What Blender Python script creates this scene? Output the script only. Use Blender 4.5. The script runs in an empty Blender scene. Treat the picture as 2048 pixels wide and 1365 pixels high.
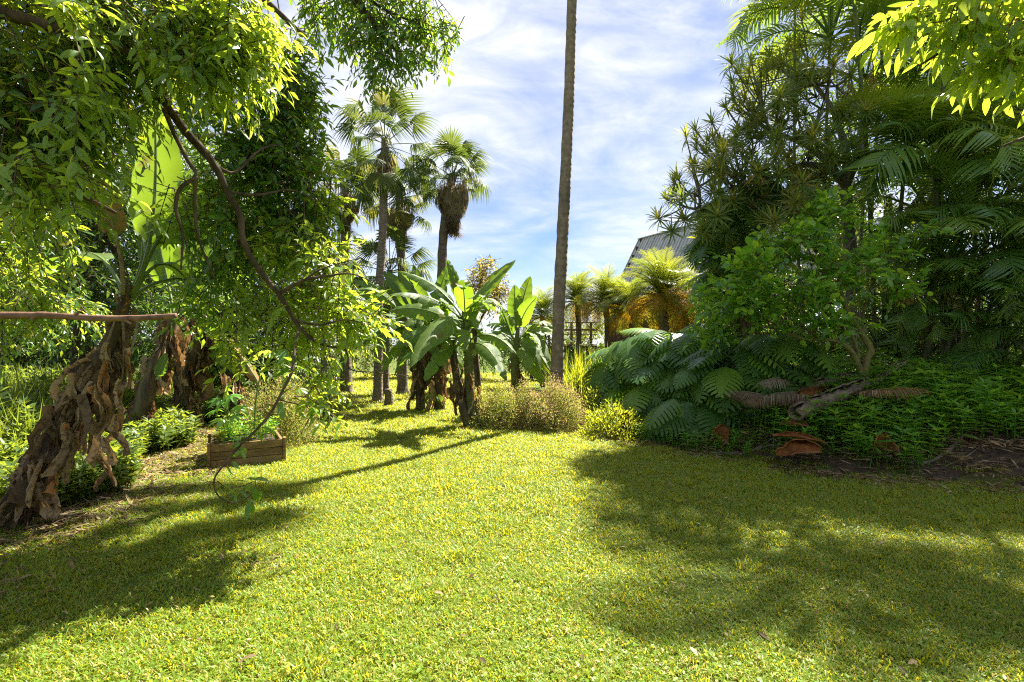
import bpy, math, random
import numpy as np
from mathutils import Vector, Matrix

S = bpy.context.scene
COL = S.collection
rng = np.random.default_rng(7)
random.seed(7)
PI = math.pi

# ------------------------------------------------------------------ camera, sky, sun, exposure
CH, F, HY = 1.5, 1024.0, 690.0
cam_d = bpy.data.cameras.new('camera')
cam = bpy.data.objects.new('camera', cam_d)
COL.objects.link(cam)
cam.location = (0, 0, CH)
cam.rotation_euler = (PI / 2, 0, 0)
cam_d.sensor_width = 36
cam_d.lens = 18
cam_d.shift_y = (HY - 682.5) / 2048
cam_d.clip_start = 0.05
cam_d.clip_end = 3000
S.camera = cam

SUN_AZ, SUN_EL = math.radians(37), math.radians(55)     # azimuth measured from +Y towards +X
SUN = Vector((math.sin(SUN_AZ) * math.cos(SUN_EL), math.cos(SUN_AZ) * math.cos(SUN_EL), math.sin(SUN_EL)))
sun_d = bpy.data.lights.new('sun', 'SUN')
sun_d.energy = 3.7
sun_d.angle = math.radians(0.6)
sun_d.color = (1.0, 0.94, 0.82)
sun_o = bpy.data.objects.new('sun', sun_d)
COL.objects.link(sun_o)
sun_o.rotation_euler = (-SUN).to_track_quat('-Z', 'Y').to_euler()
sun_o.location = (10, 15, 30)

SKY_STRENGTH = 0.05
S.view_settings.view_transform = 'Standard'
S.view_settings.look = 'None'
S.view_settings.exposure = 2.6
S.view_settings.gamma = 1
S.view_settings.use_curve_mapping = False


def sky_world():
    w = bpy.data.worlds.new('World')
    S.world = w
    w.use_nodes = True
    t = w.node_tree
    n, l = t.nodes, t.links
    n.clear()
    out = n.new('ShaderNodeOutputWorld')
    bg = n.new('ShaderNodeBackground')
    bg.inputs[1].default_value = SKY_STRENGTH
    sk = n.new('ShaderNodeTexSky')
    sk.sky_type = 'NISHITA'
    sk.sun_disc = False
    sk.sun_elevation = SUN_EL
    sk.sun_rotation = SUN_AZ
    sk.air_density = 1.0
    sk.dust_density = 0.1
    sk.altitude = 600
    sk.ozone_density = 1.5
    tc = n.new('ShaderNodeTexCoord')
    sep = n.new('ShaderNodeSeparateXYZ')
    l.new(tc.outputs['Generated'], sep.inputs[0])

    def math_(op, a, b=None):
        m = n.new('ShaderNodeMath')
        m.operation = op
        for i, v in enumerate((a, b)):
            if v is None:
                continue
            if isinstance(v, (int, float)):
                m.inputs[i].default_value = v
            else:
                l.new(v, m.inputs[i])
        return m.outputs[0]
    z = math_('ADD', math_('MAXIMUM', sep.outputs[2], 0.0), 0.34)
    cx = math_('DIVIDE', sep.outputs[0], z)
    cy = math_('DIVIDE', sep.outputs[1], z)
    cb = n.new('ShaderNodeCombineXYZ')
    l.new(cx, cb.inputs[0])
    l.new(cy, cb.inputs[1])
    mp = n.new('ShaderNodeMapping')
    mp.inputs['Rotation'].default_value = (0, 0, math.radians(-32))
    mp.inputs['Scale'].default_value = (0.9, 1.7, 1)
    mp.inputs['Location'].default_value = (3.3, 1.7, 0)
    l.new(cb.outputs[0], mp.inputs[0])

    def noise(sc, det, rough, dist, w_=0.0):
        t_ = n.new('ShaderNodeTexNoise')
        t_.noise_dimensions = '4D'
        t_.inputs['W'].default_value = w_
        t_.inputs['Scale'].default_value = sc
        t_.inputs['Detail'].default_value = det
        t_.inputs['Roughness'].default_value = rough
        t_.inputs['Distortion'].default_value = dist
        l.new(mp.outputs[0], t_.inputs['Vector'])
        return t_.outputs[0]

    def ramp(v, p0, p1, c0=0.0, c1=1.0):
        r = n.new('ShaderNodeMapRange')
        r.interpolation_type = 'SMOOTHSTEP'
        l.new(v, r.inputs[0])
        r.inputs[1].default_value = p0
        r.inputs[2].default_value = p1
        r.inputs[3].default_value = c0
        r.inputs[4].default_value = c1
        return r.outputs[0]
    a = ramp(noise(1.5, 8, 0.56, 0.7, 2.0), 0.36, 0.64)
    b = ramp(noise(4.2, 10, 0.64, 1.1, 5.0), 0.30, 0.72)
    veil = ramp(noise(0.9, 5, 0.55, 0.4, 9.0), 0.32, 0.68, 0.02, 0.34)
    cov = math_('MINIMUM', math_('ADD', math_('MULTIPLY', math_('ADD', math_('MULTIPLY', b, 0.60), 0.35), a), veil), 0.97)
    mix = n.new('ShaderNodeMix')
    mix.data_type = 'RGBA'
    l.new(cov, mix.inputs[0])
    dim = n.new('ShaderNodeMix')
    dim.data_type = 'RGBA'
    dim.blend_type = 'MULTIPLY'
    dim.inputs[0].default_value = 1
    l.new(sk.outputs[0], dim.inputs[6])
    dim.inputs[7].default_value = (0.44, 0.46, 0.56, 1)
    l.new(dim.outputs[2], mix.inputs[6])
    c = 0.195 / SKY_STRENGTH
    mix.inputs[7].default_value = (c * 0.96, c * 0.98, c * 1.06, 1)
    l.new(mix.outputs[2], bg.inputs[0])
    l.new(bg.outputs[0], out.inputs[0])


sky_world()
cy_ = S.cycles
cy_.use_denoising = False
try:
    cy_.denoiser = 'OPENIMAGEDENOISE'
    cy_.denoising_input_passes = 'RGB_ALBEDO_NORMAL'
except Exception:
    pass
cy_.filter_width = 1.15
cy_.max_bounces = 10
cy_.diffuse_bounces = 5
cy_.glossy_bounces = 3
cy_.transmission_bounces = 4
cy_.caustics_reflective = False
cy_.caustics_refractive = False
cy_.sample_clamp_indirect = 6.0
try:
    S.render.use_persistent_data = False
except Exception:
    pass


def P(px, py, d):
    """photo pixel (2048 wide) at distance d -> place in the world"""
    return np.array(((px - 1024) / F * d, d, CH - (py - HY) / F * d))


# ------------------------------------------------------------------ materials
def new_mat(name):
    m = bpy.data.materials.new(name)
    m.use_nodes = True
    nt = m.node_tree
    nt.nodes.clear()
    return m, nt.nodes, nt.links


def rand_value(n, l):
    at = n.new('ShaderNodeAttribute')
    at.attribute_name = 'var'
    oi = n.new('ShaderNodeObjectInfo')
    ad = n.new('ShaderNodeMath')
    ad.operation = 'ADD'
    l.new(at.outputs['Fac'], ad.inputs[0])
    l.new(oi.outputs['Random'], ad.inputs[1])
    fr = n.new('ShaderNodeMath')
    fr.operation = 'FRACT'
    l.new(ad.outputs[0], fr.inputs[0])
    return fr.outputs[0]


def leaf_mat(name, cols, trans, mix=0.45, rough=0.4, spec=0.5, bump=0.0, veins=None, blotch=None):
    """cols: list of (position, rgb) over the per-leaf random value; trans: multiplier colours for light that passes through."""
    m, n, l = new_mat(name)
    out = n.new('ShaderNodeOutputMaterial')
    pb = n.new('ShaderNodeBsdfPrincipled')
    pb.inputs['Roughness'].default_value = rough
    pb.inputs['Specular IOR Level'].default_value = spec
    tr = n.new('ShaderNodeBsdfTranslucent')
    mx = n.new('ShaderNodeMixShader')
    mx.inputs[0].default_value = mix
    v = rand_value(n, l)

    def ramp(stops):
        r = n.new('ShaderNodeValToRGB')
        e = r.color_ramp.elements
        while len(e) < len(stops):
            e.new(0.5)
        for i, (p, c) in enumerate(stops):
            e[i].position = p
            e[i].color = (*c, 1)
        l.new(v, r.inputs[0])
        return r.outputs[0]
    c1 = ramp(cols)
    c2 = ramp(trans)
    if blotch:
        tn = n.new('ShaderNodeTexNoise')
        tn.inputs['Scale'].default_value = blotch[0]
        tn.inputs['Detail'].default_value = 4
        tcn = n.new('ShaderNodeTexCoord')
        l.new(tcn.outputs['Object'], tn.inputs['Vector'])
        rr = n.new('ShaderNodeMapRange')
        rr.inputs[1].default_value = blotch[1]
        rr.inputs[2].default_value = blotch[2]
        l.new(tn.outputs[0], rr.inputs[0])
        res = []
        for c, k in ((c1, 1.0), (c2, 1.4)):
            mm = n.new('ShaderNodeMix')
            mm.data_type = 'RGBA'
            l.new(rr.outputs[0], mm.inputs[0])
            l.new(c, mm.inputs[6])
            mm.inputs[7].default_value = (blotch[3][0] * k, blotch[3][1] * k, blotch[3][2] * k, 1)
            res.append(mm.outputs[2])
        c1, c2 = res
    if veins:
        uv = n.new('ShaderNodeUVMap')
        wv = n.new('ShaderNodeTexWave')
        wv.wave_type = 'BANDS'
        wv.bands_direction = 'Y'
        wv.inputs['Scale'].default_value = veins
        wv.inputs['Distortion'].default_value = 1.2
        wv.inputs['Detail'].default_value = 2
        l.new(uv.outputs[0], wv.inputs[0])
        sx = n.new('ShaderNodeSeparateXYZ')
        l.new(uv.outputs[0], sx.inputs[0])
        rib = n.new('ShaderNodeMapRange')
        ab = n.new('ShaderNodeMath')
        ab.operation = 'ABSOLUTE'
        l.new(sx.outputs[0], ab.inputs[0])
        l.new(ab.outputs[0], rib.inputs[0])
        rib.inputs[1].default_value = 0.05
        rib.inputs[2].default_value = 0.10
        rib.inputs[3].default_value = 1.0
        rib.inputs[4].default_value = 0.0
        mr = n.new('ShaderNodeMapRange')
        l.new(wv.outputs[1], mr.inputs[0])
        mr.inputs[3].default_value = 0.86
        mr.inputs[4].default_value = 1.10
        res = []
        for c in (c1, c2):
            mm = n.new('ShaderNodeMix')
            mm.data_type = 'RGBA'
            mm.blend_type = 'MULTIPLY'
            mm.inputs[0].default_value = 1
            l.new(c, mm.inputs[6])
            l.new(mr.outputs[0], mm.inputs[7])
            m2 = n.new('ShaderNodeMix')
            m2.data_type = 'RGBA'
            l.new(rib.outputs[0], m2.inputs[0])
            l.new(mm.outputs[2], m2.inputs[6])
            m2.inputs[7].default_value = (0.22, 0.30, 0.08, 1)
            res.append(m2.outputs[2])
        c1, c2 = res
        bp = n.new('ShaderNodeBump')
        bp.inputs['Strength'].default_value = 0.25
        bp.inputs['Distance'].default_value = 0.01
        l.new(wv.outputs[1], bp.inputs['Height'])
        l.new(bp.outputs[0], pb.inputs['Normal'])
    l.new(c1, pb.inputs['Base Color'])
    l.new(c2, tr.inputs['Color'])
    l.new(pb.outputs[0], mx.inputs[1])
    l.new(tr.outputs[0], mx.inputs[2])
    l.new(mx.outputs[0], out.inputs[0])
    return m


def solid_mat(name, c1, c2, scale=8.0, rough=0.85, bump=0.4, dist=0.02, stretch=(1, 1, 1), detail=8, spec=0.3, rings=None, c3=None, contrast=(0.35, 0.65)):
    m, n, l = new_mat(name)
    out = n.new('ShaderNodeOutputMaterial')
    pb = n.new('ShaderNodeBsdfPrincipled')
    pb.inputs['Roughness'].default_value = rough
    pb.inputs['Specular IOR Level'].default_value = spec
    tc = n.new('ShaderNodeTexCoord')
    mp = n.new('ShaderNodeMapping')
    mp.inputs['Scale'].default_value = stretch
    l.new(tc.outputs['Object'], mp.inputs[0])
    tn = n.new('ShaderNodeTexNoise')
    tn.inputs['Scale'].default_value = scale
    tn.inputs['Detail'].default_value = detail
    tn.inputs['Roughness'].default_value = 0.65
    l.new(mp.outputs[0], tn.inputs['Vector'])
    rp = n.new('ShaderNodeValToRGB')
    e = rp.color_ramp.elements
    e[0].position, e[1].position = contrast
    e[0].color = (*c1, 1)
    e[1].color = (*c2, 1)
    l.new(tn.outputs[0], rp.inputs[0])
    col = rp.outputs[0]
    if c3 is not None:
        t2 = n.new('ShaderNodeTexNoise')
        t2.inputs['Scale'].default_value = scale * 0.23
        t2.inputs['Detail'].default_value = 5
        l.new(mp.outputs[0], t2.inputs['Vector'])
        mr = n.new('ShaderNodeMapRange')
        mr.inputs[1].default_value = 0.5
        mr.inputs[2].default_value = 0.68
        l.new(t2.outputs[0], mr.inputs[0])
        mm = n.new('ShaderNodeMix')
        mm.data_type = 'RGBA'
        l.new(mr.outputs[0], mm.inputs[0])
        l.new(col, mm.inputs[6])
        mm.inputs[7].default_value = (*c3, 1)
        col = mm.outputs[2]
    oi = n.new('ShaderNodeObjectInfo')
    hv = n.new('ShaderNodeHueSaturation')
    mv = n.new('ShaderNodeMapRange')
    l.new(oi.outputs['Random'], mv.inputs[0])
    mv.inputs[3].default_value = 0.78
    mv.inputs[4].default_value = 1.2
    l.new(mv.outputs[0], hv.inputs['Value'])
    l.new(col, hv.inputs['Color'])
    l.new(hv.outputs[0], pb.inputs['Base Color'])
    h = tn.outputs[0]
    if rings:
        wv = n.new('ShaderNodeTexWave')
        wv.bands_direction = 'Z'
        wv.inputs['Scale'].default_value = rings
        wv.inputs['Distortion'].default_value = 5.0
        wv.inputs['Detail'].default_value = 3
        wv.inputs['Detail Scale'].default_value = 2.0
        l.new(tc.outputs['Object'], wv.inputs[0])
        ad = n.new('ShaderNodeMath')
        ad.operation = 'ADD'
        l.new(wv.outputs[1], ad.inputs[0])
        l.new(tn.outputs[0], ad.inputs[1])
        h = ad.outputs[0]
    if bump:
        bp = n.new('ShaderNodeBump')
        bp.inputs['Strength'].default_value = bump
        bp.inputs['Distance'].default_value = dist
        l.new(h, bp.inputs['Height'])
        l.new(bp.outputs[0], pb.inputs['Normal'])
    l.new(pb.outputs[0], out.inputs[0])
    return m


M = {}
M['canopy'] = leaf_mat('broad_leaf', [(0, (0.033, 0.093, 0.012)), (0.6, (0.051, 0.137, 0.016)), (0.95, (0.075, 0.164, 0.019)), (1, (0.206, 0.175, 0.028))],
                       [(0, (0.345, 0.493, 0.022)), (0.6, (0.466, 0.592, 0.028)), (1, (0.629, 0.612, 0.033))], .48, .33, .5)
M['canopy2'] = leaf_mat('glossy_leaf', [(0, (0.031, 0.098, 0.018)), (0.6, (0.052, 0.137, 0.023)), (0.97, (0.087, 0.183, 0.026)), (1, (0.308, 0.221, 0.039))],
                        [(0, (0.274, 0.504, 0.024)), (0.6, (0.388, 0.600, 0.030)), (1, (0.570, 0.624, 0.036))], .42, .30, .5)
M['young'] = leaf_mat('sunlit_leaf', [(0, (0.063, 0.130, 0.015)), (1, (0.090, 0.170, 0.020))],
                      [(0, (0.546, 0.720, 0.030)), (1, (0.704, 0.800, 0.060))], .5, .35, .5)  # brightness of leaves in the sun is put into this colour
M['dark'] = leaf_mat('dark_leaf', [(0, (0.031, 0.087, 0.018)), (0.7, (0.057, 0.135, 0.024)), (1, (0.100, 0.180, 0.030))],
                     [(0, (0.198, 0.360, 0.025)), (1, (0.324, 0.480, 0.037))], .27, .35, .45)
M['citrus'] = leaf_mat('citrus_leaf', [(0, (0.049, 0.125, 0.020)), (0.6, (0.087, 0.211, 0.027)), (1, (0.174, 0.319, 0.034))],
                       [(0, (0.309, 0.659, 0.030)), (1, (0.653, 0.910, 0.045))], .40, .28, .5)
M['banana'] = leaf_mat('banana_leaf', [(0, (0.077, 0.144, 0.024)), (1, (0.121, 0.188, 0.033))],
                       [(0, (0.201, 0.360, 0.014)), (1, (0.310, 0.450, 0.022))], .5, .42, .4, veins=60, blotch=(4.5, .63, .74, (.17, .12, .04)))
M['banana_dry'] = leaf_mat('withered_banana_leaf', [(0, (.20, .10, .035)), (1, (.30, .17, .06))],
                           [(0, (.35, .18, .04)), (1, (.45, .28, .06))], .30, .6, .2, veins=18, blotch=(6, .45, .58, (.10, .14, .025)))
M['dry'] = leaf_mat('dry_leaf', [(0, (0.111, 0.077, 0.041)), (0.45, (0.208, 0.150, 0.081)), (0.8, (0.403, 0.306, 0.184)), (0.93, (0.429, 0.325, 0.196)), (1, (0.390, 0.163, 0.046))],
                    [(0, (0.300, 0.144, 0.048)), (1, (0.540, 0.312, 0.120))], .22, .75, .15, blotch=(9, .5, .72, (.055, .035, .02)))
M['stalk'] = leaf_mat('green_stalk', [(0, (.13, .19, .035)), (1, (.17, .23, .05))], [(0, (.3, .4, .05)), (1, (.35, .45, .06))], .2, .4, .4)
M['fan'] = leaf_mat('fan_palm_leaf', [(0, (.06, .095, .025)), (.7, (.085, .125, .035)), (1, (.16, .15, .04))],
                    [(0, (.13, .19, .025)), (.8, (.19, .24, .03)), (1, (.34, .30, .05))], .34, .55, .2)
M['fan_dry'] = leaf_mat('dry_palm_leaf', [(0, (.15, .115, .08)), (1, (.32, .25, .18))], [(0, (.28, .20, .11)), (1, (.38, .29, .17))], .25, .85, .1)
M['areca'] = leaf_mat('feather_palm_leaf', [(0, (0.054, 0.134, 0.029)), (0.7, (0.094, 0.202, 0.036)), (1, (0.185, 0.269, 0.036))],
                      [(0, (0.277, 0.454, 0.025)), (1, (0.582, 0.605, 0.038))], .36, .32, .55)
M['areca_dry'] = leaf_mat('dry_feather_leaf', [(0, (.17, .10, .04)), (1, (.30, .17, .06))], [(0, (.40, .20, .05)), (1, (.55, .28, .06))], .3, .7, .2)
M['phoenix'] = leaf_mat('date_palm_leaf', [(0, (0.072, 0.120, 0.022)), (1, (0.132, 0.168, 0.024))], [(0, (0.302, 0.390, 0.024)), (1, (0.446, 0.450, 0.032))], .42, .4, .4)
M['phoenix_gold'] = leaf_mat('yellowing_palm_leaf', [(0, (0.247, 0.131, 0.014)), (0.4, (0.285, 0.184, 0.019)), (1, (0.247, 0.202, 0.019))], [(0, (0.695, 0.346, 0.016)), (0.4, (0.720, 0.482, 0.024)), (1, (0.654, 0.558, 0.032))], .48, .5, .3)
M['dracaena'] = leaf_mat('sword_leaf', [(0, (0.054, 0.101, 0.022)), (0.8, (0.095, 0.149, 0.027)), (1, (0.216, 0.135, 0.027))], [(0, (0.320, 0.420, 0.030)), (1, (0.580, 0.540, 0.040))], .38, .55, .25)
M['monstera'] = leaf_mat('split_leaf', [(0, (0.039, 0.101, 0.022)), (0.8, (0.073, 0.152, 0.027)), (1, (0.146, 0.254, 0.024))], [(0, (0.262, 0.468, 0.031)), (1, (0.487, 0.686, 0.047))], .30, .38, .32)
M['grass'] = leaf_mat('grass_blade', [(0, (0.096, 0.199, 0.013)), (0.5, (0.137, 0.248, 0.018)), (0.84, (0.184, 0.266, 0.029)), (0.92, (0.287, 0.243, 0.066)), (1, (0.444, 0.340, 0.123))],
                      [(0, (0.614, 0.602, 0.019)), (0.6, (0.723, 0.653, 0.023)), (0.9, (0.789, 0.636, 0.037)), (1, (0.810, 0.602, 0.130))], .41, .45, .35)
M['weed'] = leaf_mat('weed_leaf', [(0, (0.054, 0.161, 0.022)), (1, (0.118, 0.270, 0.031))], [(0, (0.365, 0.665, 0.029)), (1, (0.547, 0.811, 0.043))], .42, .4, .4)
M['weed_sun'] = leaf_mat('undergrowth_leaf', [(0, (.045, .085, .014)), (1, (.085, .135, .02))], [(0, (.30, .40, .03)), (1, (.46, .52, .03))], .42, .45, .35)
M['lime'] = leaf_mat('lime_leaf', [(0, (0.076, 0.131, 0.013)), (1, (0.123, 0.164, 0.018))], [(0, (0.468, 0.544, 0.020)), (1, (0.612, 0.592, 0.030))], .46, .4, .4)
M['spirea'] = leaf_mat('small_shrub_leaf', [(0, (0.060, 0.114, 0.024)), (0.6, (0.102, 0.150, 0.034)), (1, (0.156, 0.156, 0.048))], [(0, (0.374, 0.462, 0.055)), (1, (0.550, 0.528, 0.077))], .4, .5, .3)
M['spirea_red'] = leaf_mat('russet_flower_head', [(0, (.26, .14, .08)), (.6, (.36, .23, .13)), (1, (.42, .32, .16))], [(0, (.55, .34, .16)), (1, (.68, .50, .22))], .42, .7, .1)
M['autumn'] = leaf_mat('bronze_leaf', [(0, (.09, .11, .02)), (.5, (.16, .12, .02)), (1, (.24, .10, .02))], [(0, (.42, .48, .04)), (1, (.62, .40, .05))], .4, .4, .4)
M['bark'] = solid_mat('bark', (.035, .022, .014), (.12, .08, .05), 14, .9, .6, .02, (1, 1, .35))
M['bark_red'] = solid_mat('twig_bark', (.10, .05, .028), (.24, .13, .075), 30, .7, .4, .006)
M['palm_bark'] = solid_mat('palm_trunk_bark', (.14, .105, .078), (.30, .235, .175), 9, .95, .8, .03, (1, 1, 1.6), rings=9, c3=(.21, .18, .14))
M['tall_bark'] = solid_mat('tall_palm_bark', (.13, .097, .068), (.26, .20, .145), 11, .95, .55, .014, (1, 1, .8), rings=2.6, c3=(.135, .105, .078))
M['citrus_bark'] = solid_mat('mossy_bark', (.075, .062, .022), (.19, .155, .06), 22, .9, .6, .015, c3=(.12, .13, .03))
M['grey_bark'] = solid_mat('grey_bark', (.11, .095, .075), (.25, .215, .17), 12, .9, .6, .02, (1, 1, .4))
M['stem_dark'] = solid_mat('pseudostem', (.03, .022, .014), (.13, .085, .045), 10, .8, .5, .02, (1, 1, .25), c3=(.10, .12, .03))
M['cane'] = solid_mat('palm_cane', (.05, .07, .025), (.14, .14, .06), 6, .7, .4, .015, rings=5)
M['plank'] = solid_mat('weathered_plank', (.10, .058, .022), (.26, .16, .062), 9, .8, .5, .008, (.35, 1, 2.2), c3=(.17, .12, .05))
M['soil'] = solid_mat('dark_soil', (.03, .02, .012), (.085, .058, .036), 16, .95, .9, .03)
M['log'] = solid_mat('dead_palm_wood', (.075, .052, .032), (.30, .235, .155), 9, .92, 1.0, .035, (.6, 2.5, 2.5), c3=(.10, .085, .04))
M['sheath'] = solid_mat('fallen_sheath', (.085, .03, .011), (.30, .115, .03), 9, .8, .6, .012, (1, 1, 1), spec=.15, c3=(.17, .105, .06))
M['roof'] = solid_mat('metal_roof', (.40, .40, .385), (.48, .475, .455), 3, .5, .1, .004, spec=.5)
M['wall'] = solid_mat('stained_timber', (.045, .024, .014), (.085, .046, .028), 10, .8, .4, .006, (3, 3, .3))
M['deck'] = solid_mat('deck_timber', (.12, .075, .04), (.24, .16, .09), 10, .8, .3, .006, (.3, 2, 2))


def lawn_mat():
    m, n, l = new_mat('lawn_earth')
    out = n.new('ShaderNodeOutputMaterial')
    pb = n.new('ShaderNodeBsdfPrincipled')
    pb.inputs['Roughness'].default_value = .95
    pb.inputs['Specular IOR Level'].default_value = .1
    tc = n.new('ShaderNodeTexCoord')
    a = n.new('ShaderNodeTexNoise')
    a.inputs['Scale'].default_value = 30
    a.inputs['Detail'].default_value = 8
    b = n.new('ShaderNodeTexNoise')
    b.inputs['Scale'].default_value = .7
    b.inputs['Detail'].default_value = 5
    for x in (a, b):
        l.new(tc.outputs['Object'], x.inputs['Vector'])
    r = n.new('ShaderNodeValToRGB')
    e = r.color_ramp.elements
    e[0].position, e[1].position = .35, .65
    e[0].color = (.05, .06, .014, 1)
    e[1].color = (.10, .14, .022, 1)
    l.new(a.outputs[0], r.inputs[0])
    mr = n.new('ShaderNodeMapRange')
    mr.inputs[1].default_value = .58
    mr.inputs[2].default_value = .70
    l.new(b.outputs[0], mr.inputs[0])
    mm = n.new('ShaderNodeMix')
    mm.data_type = 'RGBA'
    l.new(mr.outputs[0], mm.inputs[0])
    l.new(r.outputs[0], mm.inputs[6])
    mm.inputs[7].default_value = (.11, .085, .045, 1)
    bp = n.new('ShaderNodeBump')
    bp.inputs['Strength'].default_value = .8
    bp.inputs['Distance'].default_value = .03
    l.new(a.outputs[0], bp.inputs['Height'])
    l.new(bp.outputs[0], pb.inputs['Normal'])
    l.new(mm.outputs[2], pb.inputs['Base Color'])
    l.new(pb.outputs[0], out.inputs[0])
    return m


M['lawn'] = lawn_mat()


# ------------------------------------------------------------------ mesh helpers
def build_mesh(name, v, t, mat=None, var=None, uv=None, smooth=True):
    v = np.asarray(v, dtype=np.float32).reshape(-1, 3)
    t = np.asarray(t, dtype=np.int32).reshape(-1, 3)
    me = bpy.data.meshes.new(name)
    me.vertices.add(len(v))
    me.vertices.foreach_set('co', v.ravel())
    me.loops.add(len(t) * 3)
    me.loops.foreach_set('vertex_index', t.ravel())
    me.polygons.add(len(t))
    me.polygons.foreach_set('loop_start', np.arange(0, len(t) * 3, 3, dtype=np.int32))
    me.polygons.foreach_set('use_smooth', np.full(len(t), smooth, dtype=bool))
    if var is not None:
        a = me.attributes.new('var', 'FLOAT', 'POINT')
        a.data.foreach_set('value', np.asarray(var, dtype=np.float32))
    if uv is not None:
        u = me.uv_layers.new(name='UVMap')
        u.data.foreach_set('uv', np.asarray(uv, dtype=np.float32)[t.ravel()].ravel())
    me.update()
    me.validate()
    if mat is not None:
        me.materials.append(mat)
    return me


class G:
    """collects triangles"""
    def __init__(s):
        s.v, s.t, s.a, s.u, s.n = [], [], [], [], 0

    def add(s, v, t, var=0.0, uv=None):
        v = np.asarray(v, dtype=np.float64).reshape(-1, 3)
        s.v.append(v)
        s.t.append(np.asarray(t, dtype=np.int64).reshape(-1, 3) + s.n)
        s.a.append(np.full(len(v), var) if np.isscalar(var) else np.asarray(var))
        s.u.append(np.zeros((len(v), 2)) if uv is None else np.asarray(uv))
        s.n += len(v)
        return s

    def mesh_arrays(s):
        return np.concatenate(s.v), np.concatenate(s.t), np.concatenate(s.a)

    def mesh(s, name, mat=None, off=None, smooth=True, uv=False):
        v = np.concatenate(s.v)
        if off is not None:
            v = v - np.asarray(off)
        return build_mesh(name, v, np.concatenate(s.t), mat, np.concatenate(s.a), np.concatenate(s.u) if uv else None, smooth)


def unit(a):
    a = np.asarray(a, dtype=np.float64)
    return a / np.maximum(np.linalg.norm(a, axis=-1, keepdims=True), 1e-9)


def frames(d, nrm):
    """rotation matrices (N,3,3) with columns X, Y = d, Z ~ nrm"""
    y = unit(d)
    x = np.cross(y, nrm)
    bad = np.linalg.norm(x, axis=-1) < 1e-5
    x[bad] = np.cross(y[bad], np.array((1.0, .3, .2)))
    x = unit(x)
    z = np.cross(x, y)
    return np.stack((x, y, z), axis=-1)


def scatter(tv, tt, pos, R, sc, var):
    """copies of a small template baked into one set of arrays"""
    n, k = len(pos), len(tv)
    sc = np.asarray(sc, dtype=np.float64)
    if sc.ndim == 1:
        sc = np.repeat(sc[:, None], 3, 1)
    v = np.einsum('nij,nkj->nki', R, tv[None] * sc[:, None, :]) + pos[:, None, :]
    t = tt[None] + (np.arange(n) * k)[:, None, None]
    return v.reshape(-1, 3), t.reshape(-1, 3), np.repeat(var, k)


def grid_tris(r, c):
    i = np.arange(r - 1)[:, None] * c + np.arange(c - 1)[None]
    i = i.ravel()
    return np.concatenate((np.stack((i, i + 1, i + c + 1), 1), np.stack((i, i + c + 1, i + c), 1)))


def smooth_path(pts, k=5):
    """Catmull-Rom through points (N,m)"""
    p = np.asarray(pts, dtype=np.float64)
    if len(p) < 3:
        t = np.linspace(0, 1, k + 1)[:, None]
        return p[0] * (1 - t) + p[-1] * t
    q = np.vstack((2 * p[0] - p[1], p, 2 * p[-1] - p[-2]))
    out = []
    for i in range(1, len(q) - 2):
        for j in range(k):
            t = j / k
            a, b, c, d = q[i - 1], q[i], q[i + 1], q[i + 2]
            out.append(.5 * ((2 * b) + (c - a) * t + (2 * a - 5 * b + 4 * c - d) * t * t + (-a + 3 * b - 3 * c + d) * t ** 3))
    out.append(p[-1])
    return np.array(out)


def tube(pts, rad, sides=8, wob=0.0, cap=True, seed=0):
    p = np.asarray(pts, dtype=np.float64)
    r = np.broadcast_to(np.asarray(rad, dtype=np.float64), (len(p),)) if np.ndim(rad) == 0 or len(rad) == len(p) else np.interp(np.linspace(0, 1, len(p)), np.linspace(0, 1, len(rad)), rad)
    T = unit(np.gradient(p, axis=0))
    ref = np.array((0, 0, 1.0)) if abs(T[0, 2]) < .9 else np.array((1.0, 0, 0))
    x = unit(np.cross(T[0], ref))
    vs = []
    rr = np.random.default_rng(seed)
    ang = np.arange(sides) * 2 * PI / sides
    for i in range(len(p)):
        x = unit(x - T[i] * np.dot(x, T[i]))
        y = np.cross(T[i], x)
        k = r[i] * (1 + wob * (rr.random(sides) - .5))
        vs.append(p[i] + (np.cos(ang) * k)[:, None] * x + (np.sin(ang) * k)[:, None] * y)
    v = np.concatenate(vs)
    t = []
    for i in range(len(p) - 1):
        a = i * sides
        j = np.arange(sides)
        jn = (j + 1) % sides
        t.append(np.stack((a + j, a + jn, a + sides + jn), 1))
        t.append(np.stack((a + j, a + sides + jn, a + sides + j), 1))
    t = np.concatenate(t)
    if cap:
        v = np.vstack((v, p[0], p[-1]))
        n0, n1 = len(v) - 2, len(v) - 1
        j = np.arange(sides)
        jn = (j + 1) % sides
        a = (len(p) - 1) * sides
        t = np.concatenate((t, np.stack((jn, j, np.full(sides, n0)), 1), np.stack((a + j, a + jn, np.full(sides, n1)), 1)))
    return v, t


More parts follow.
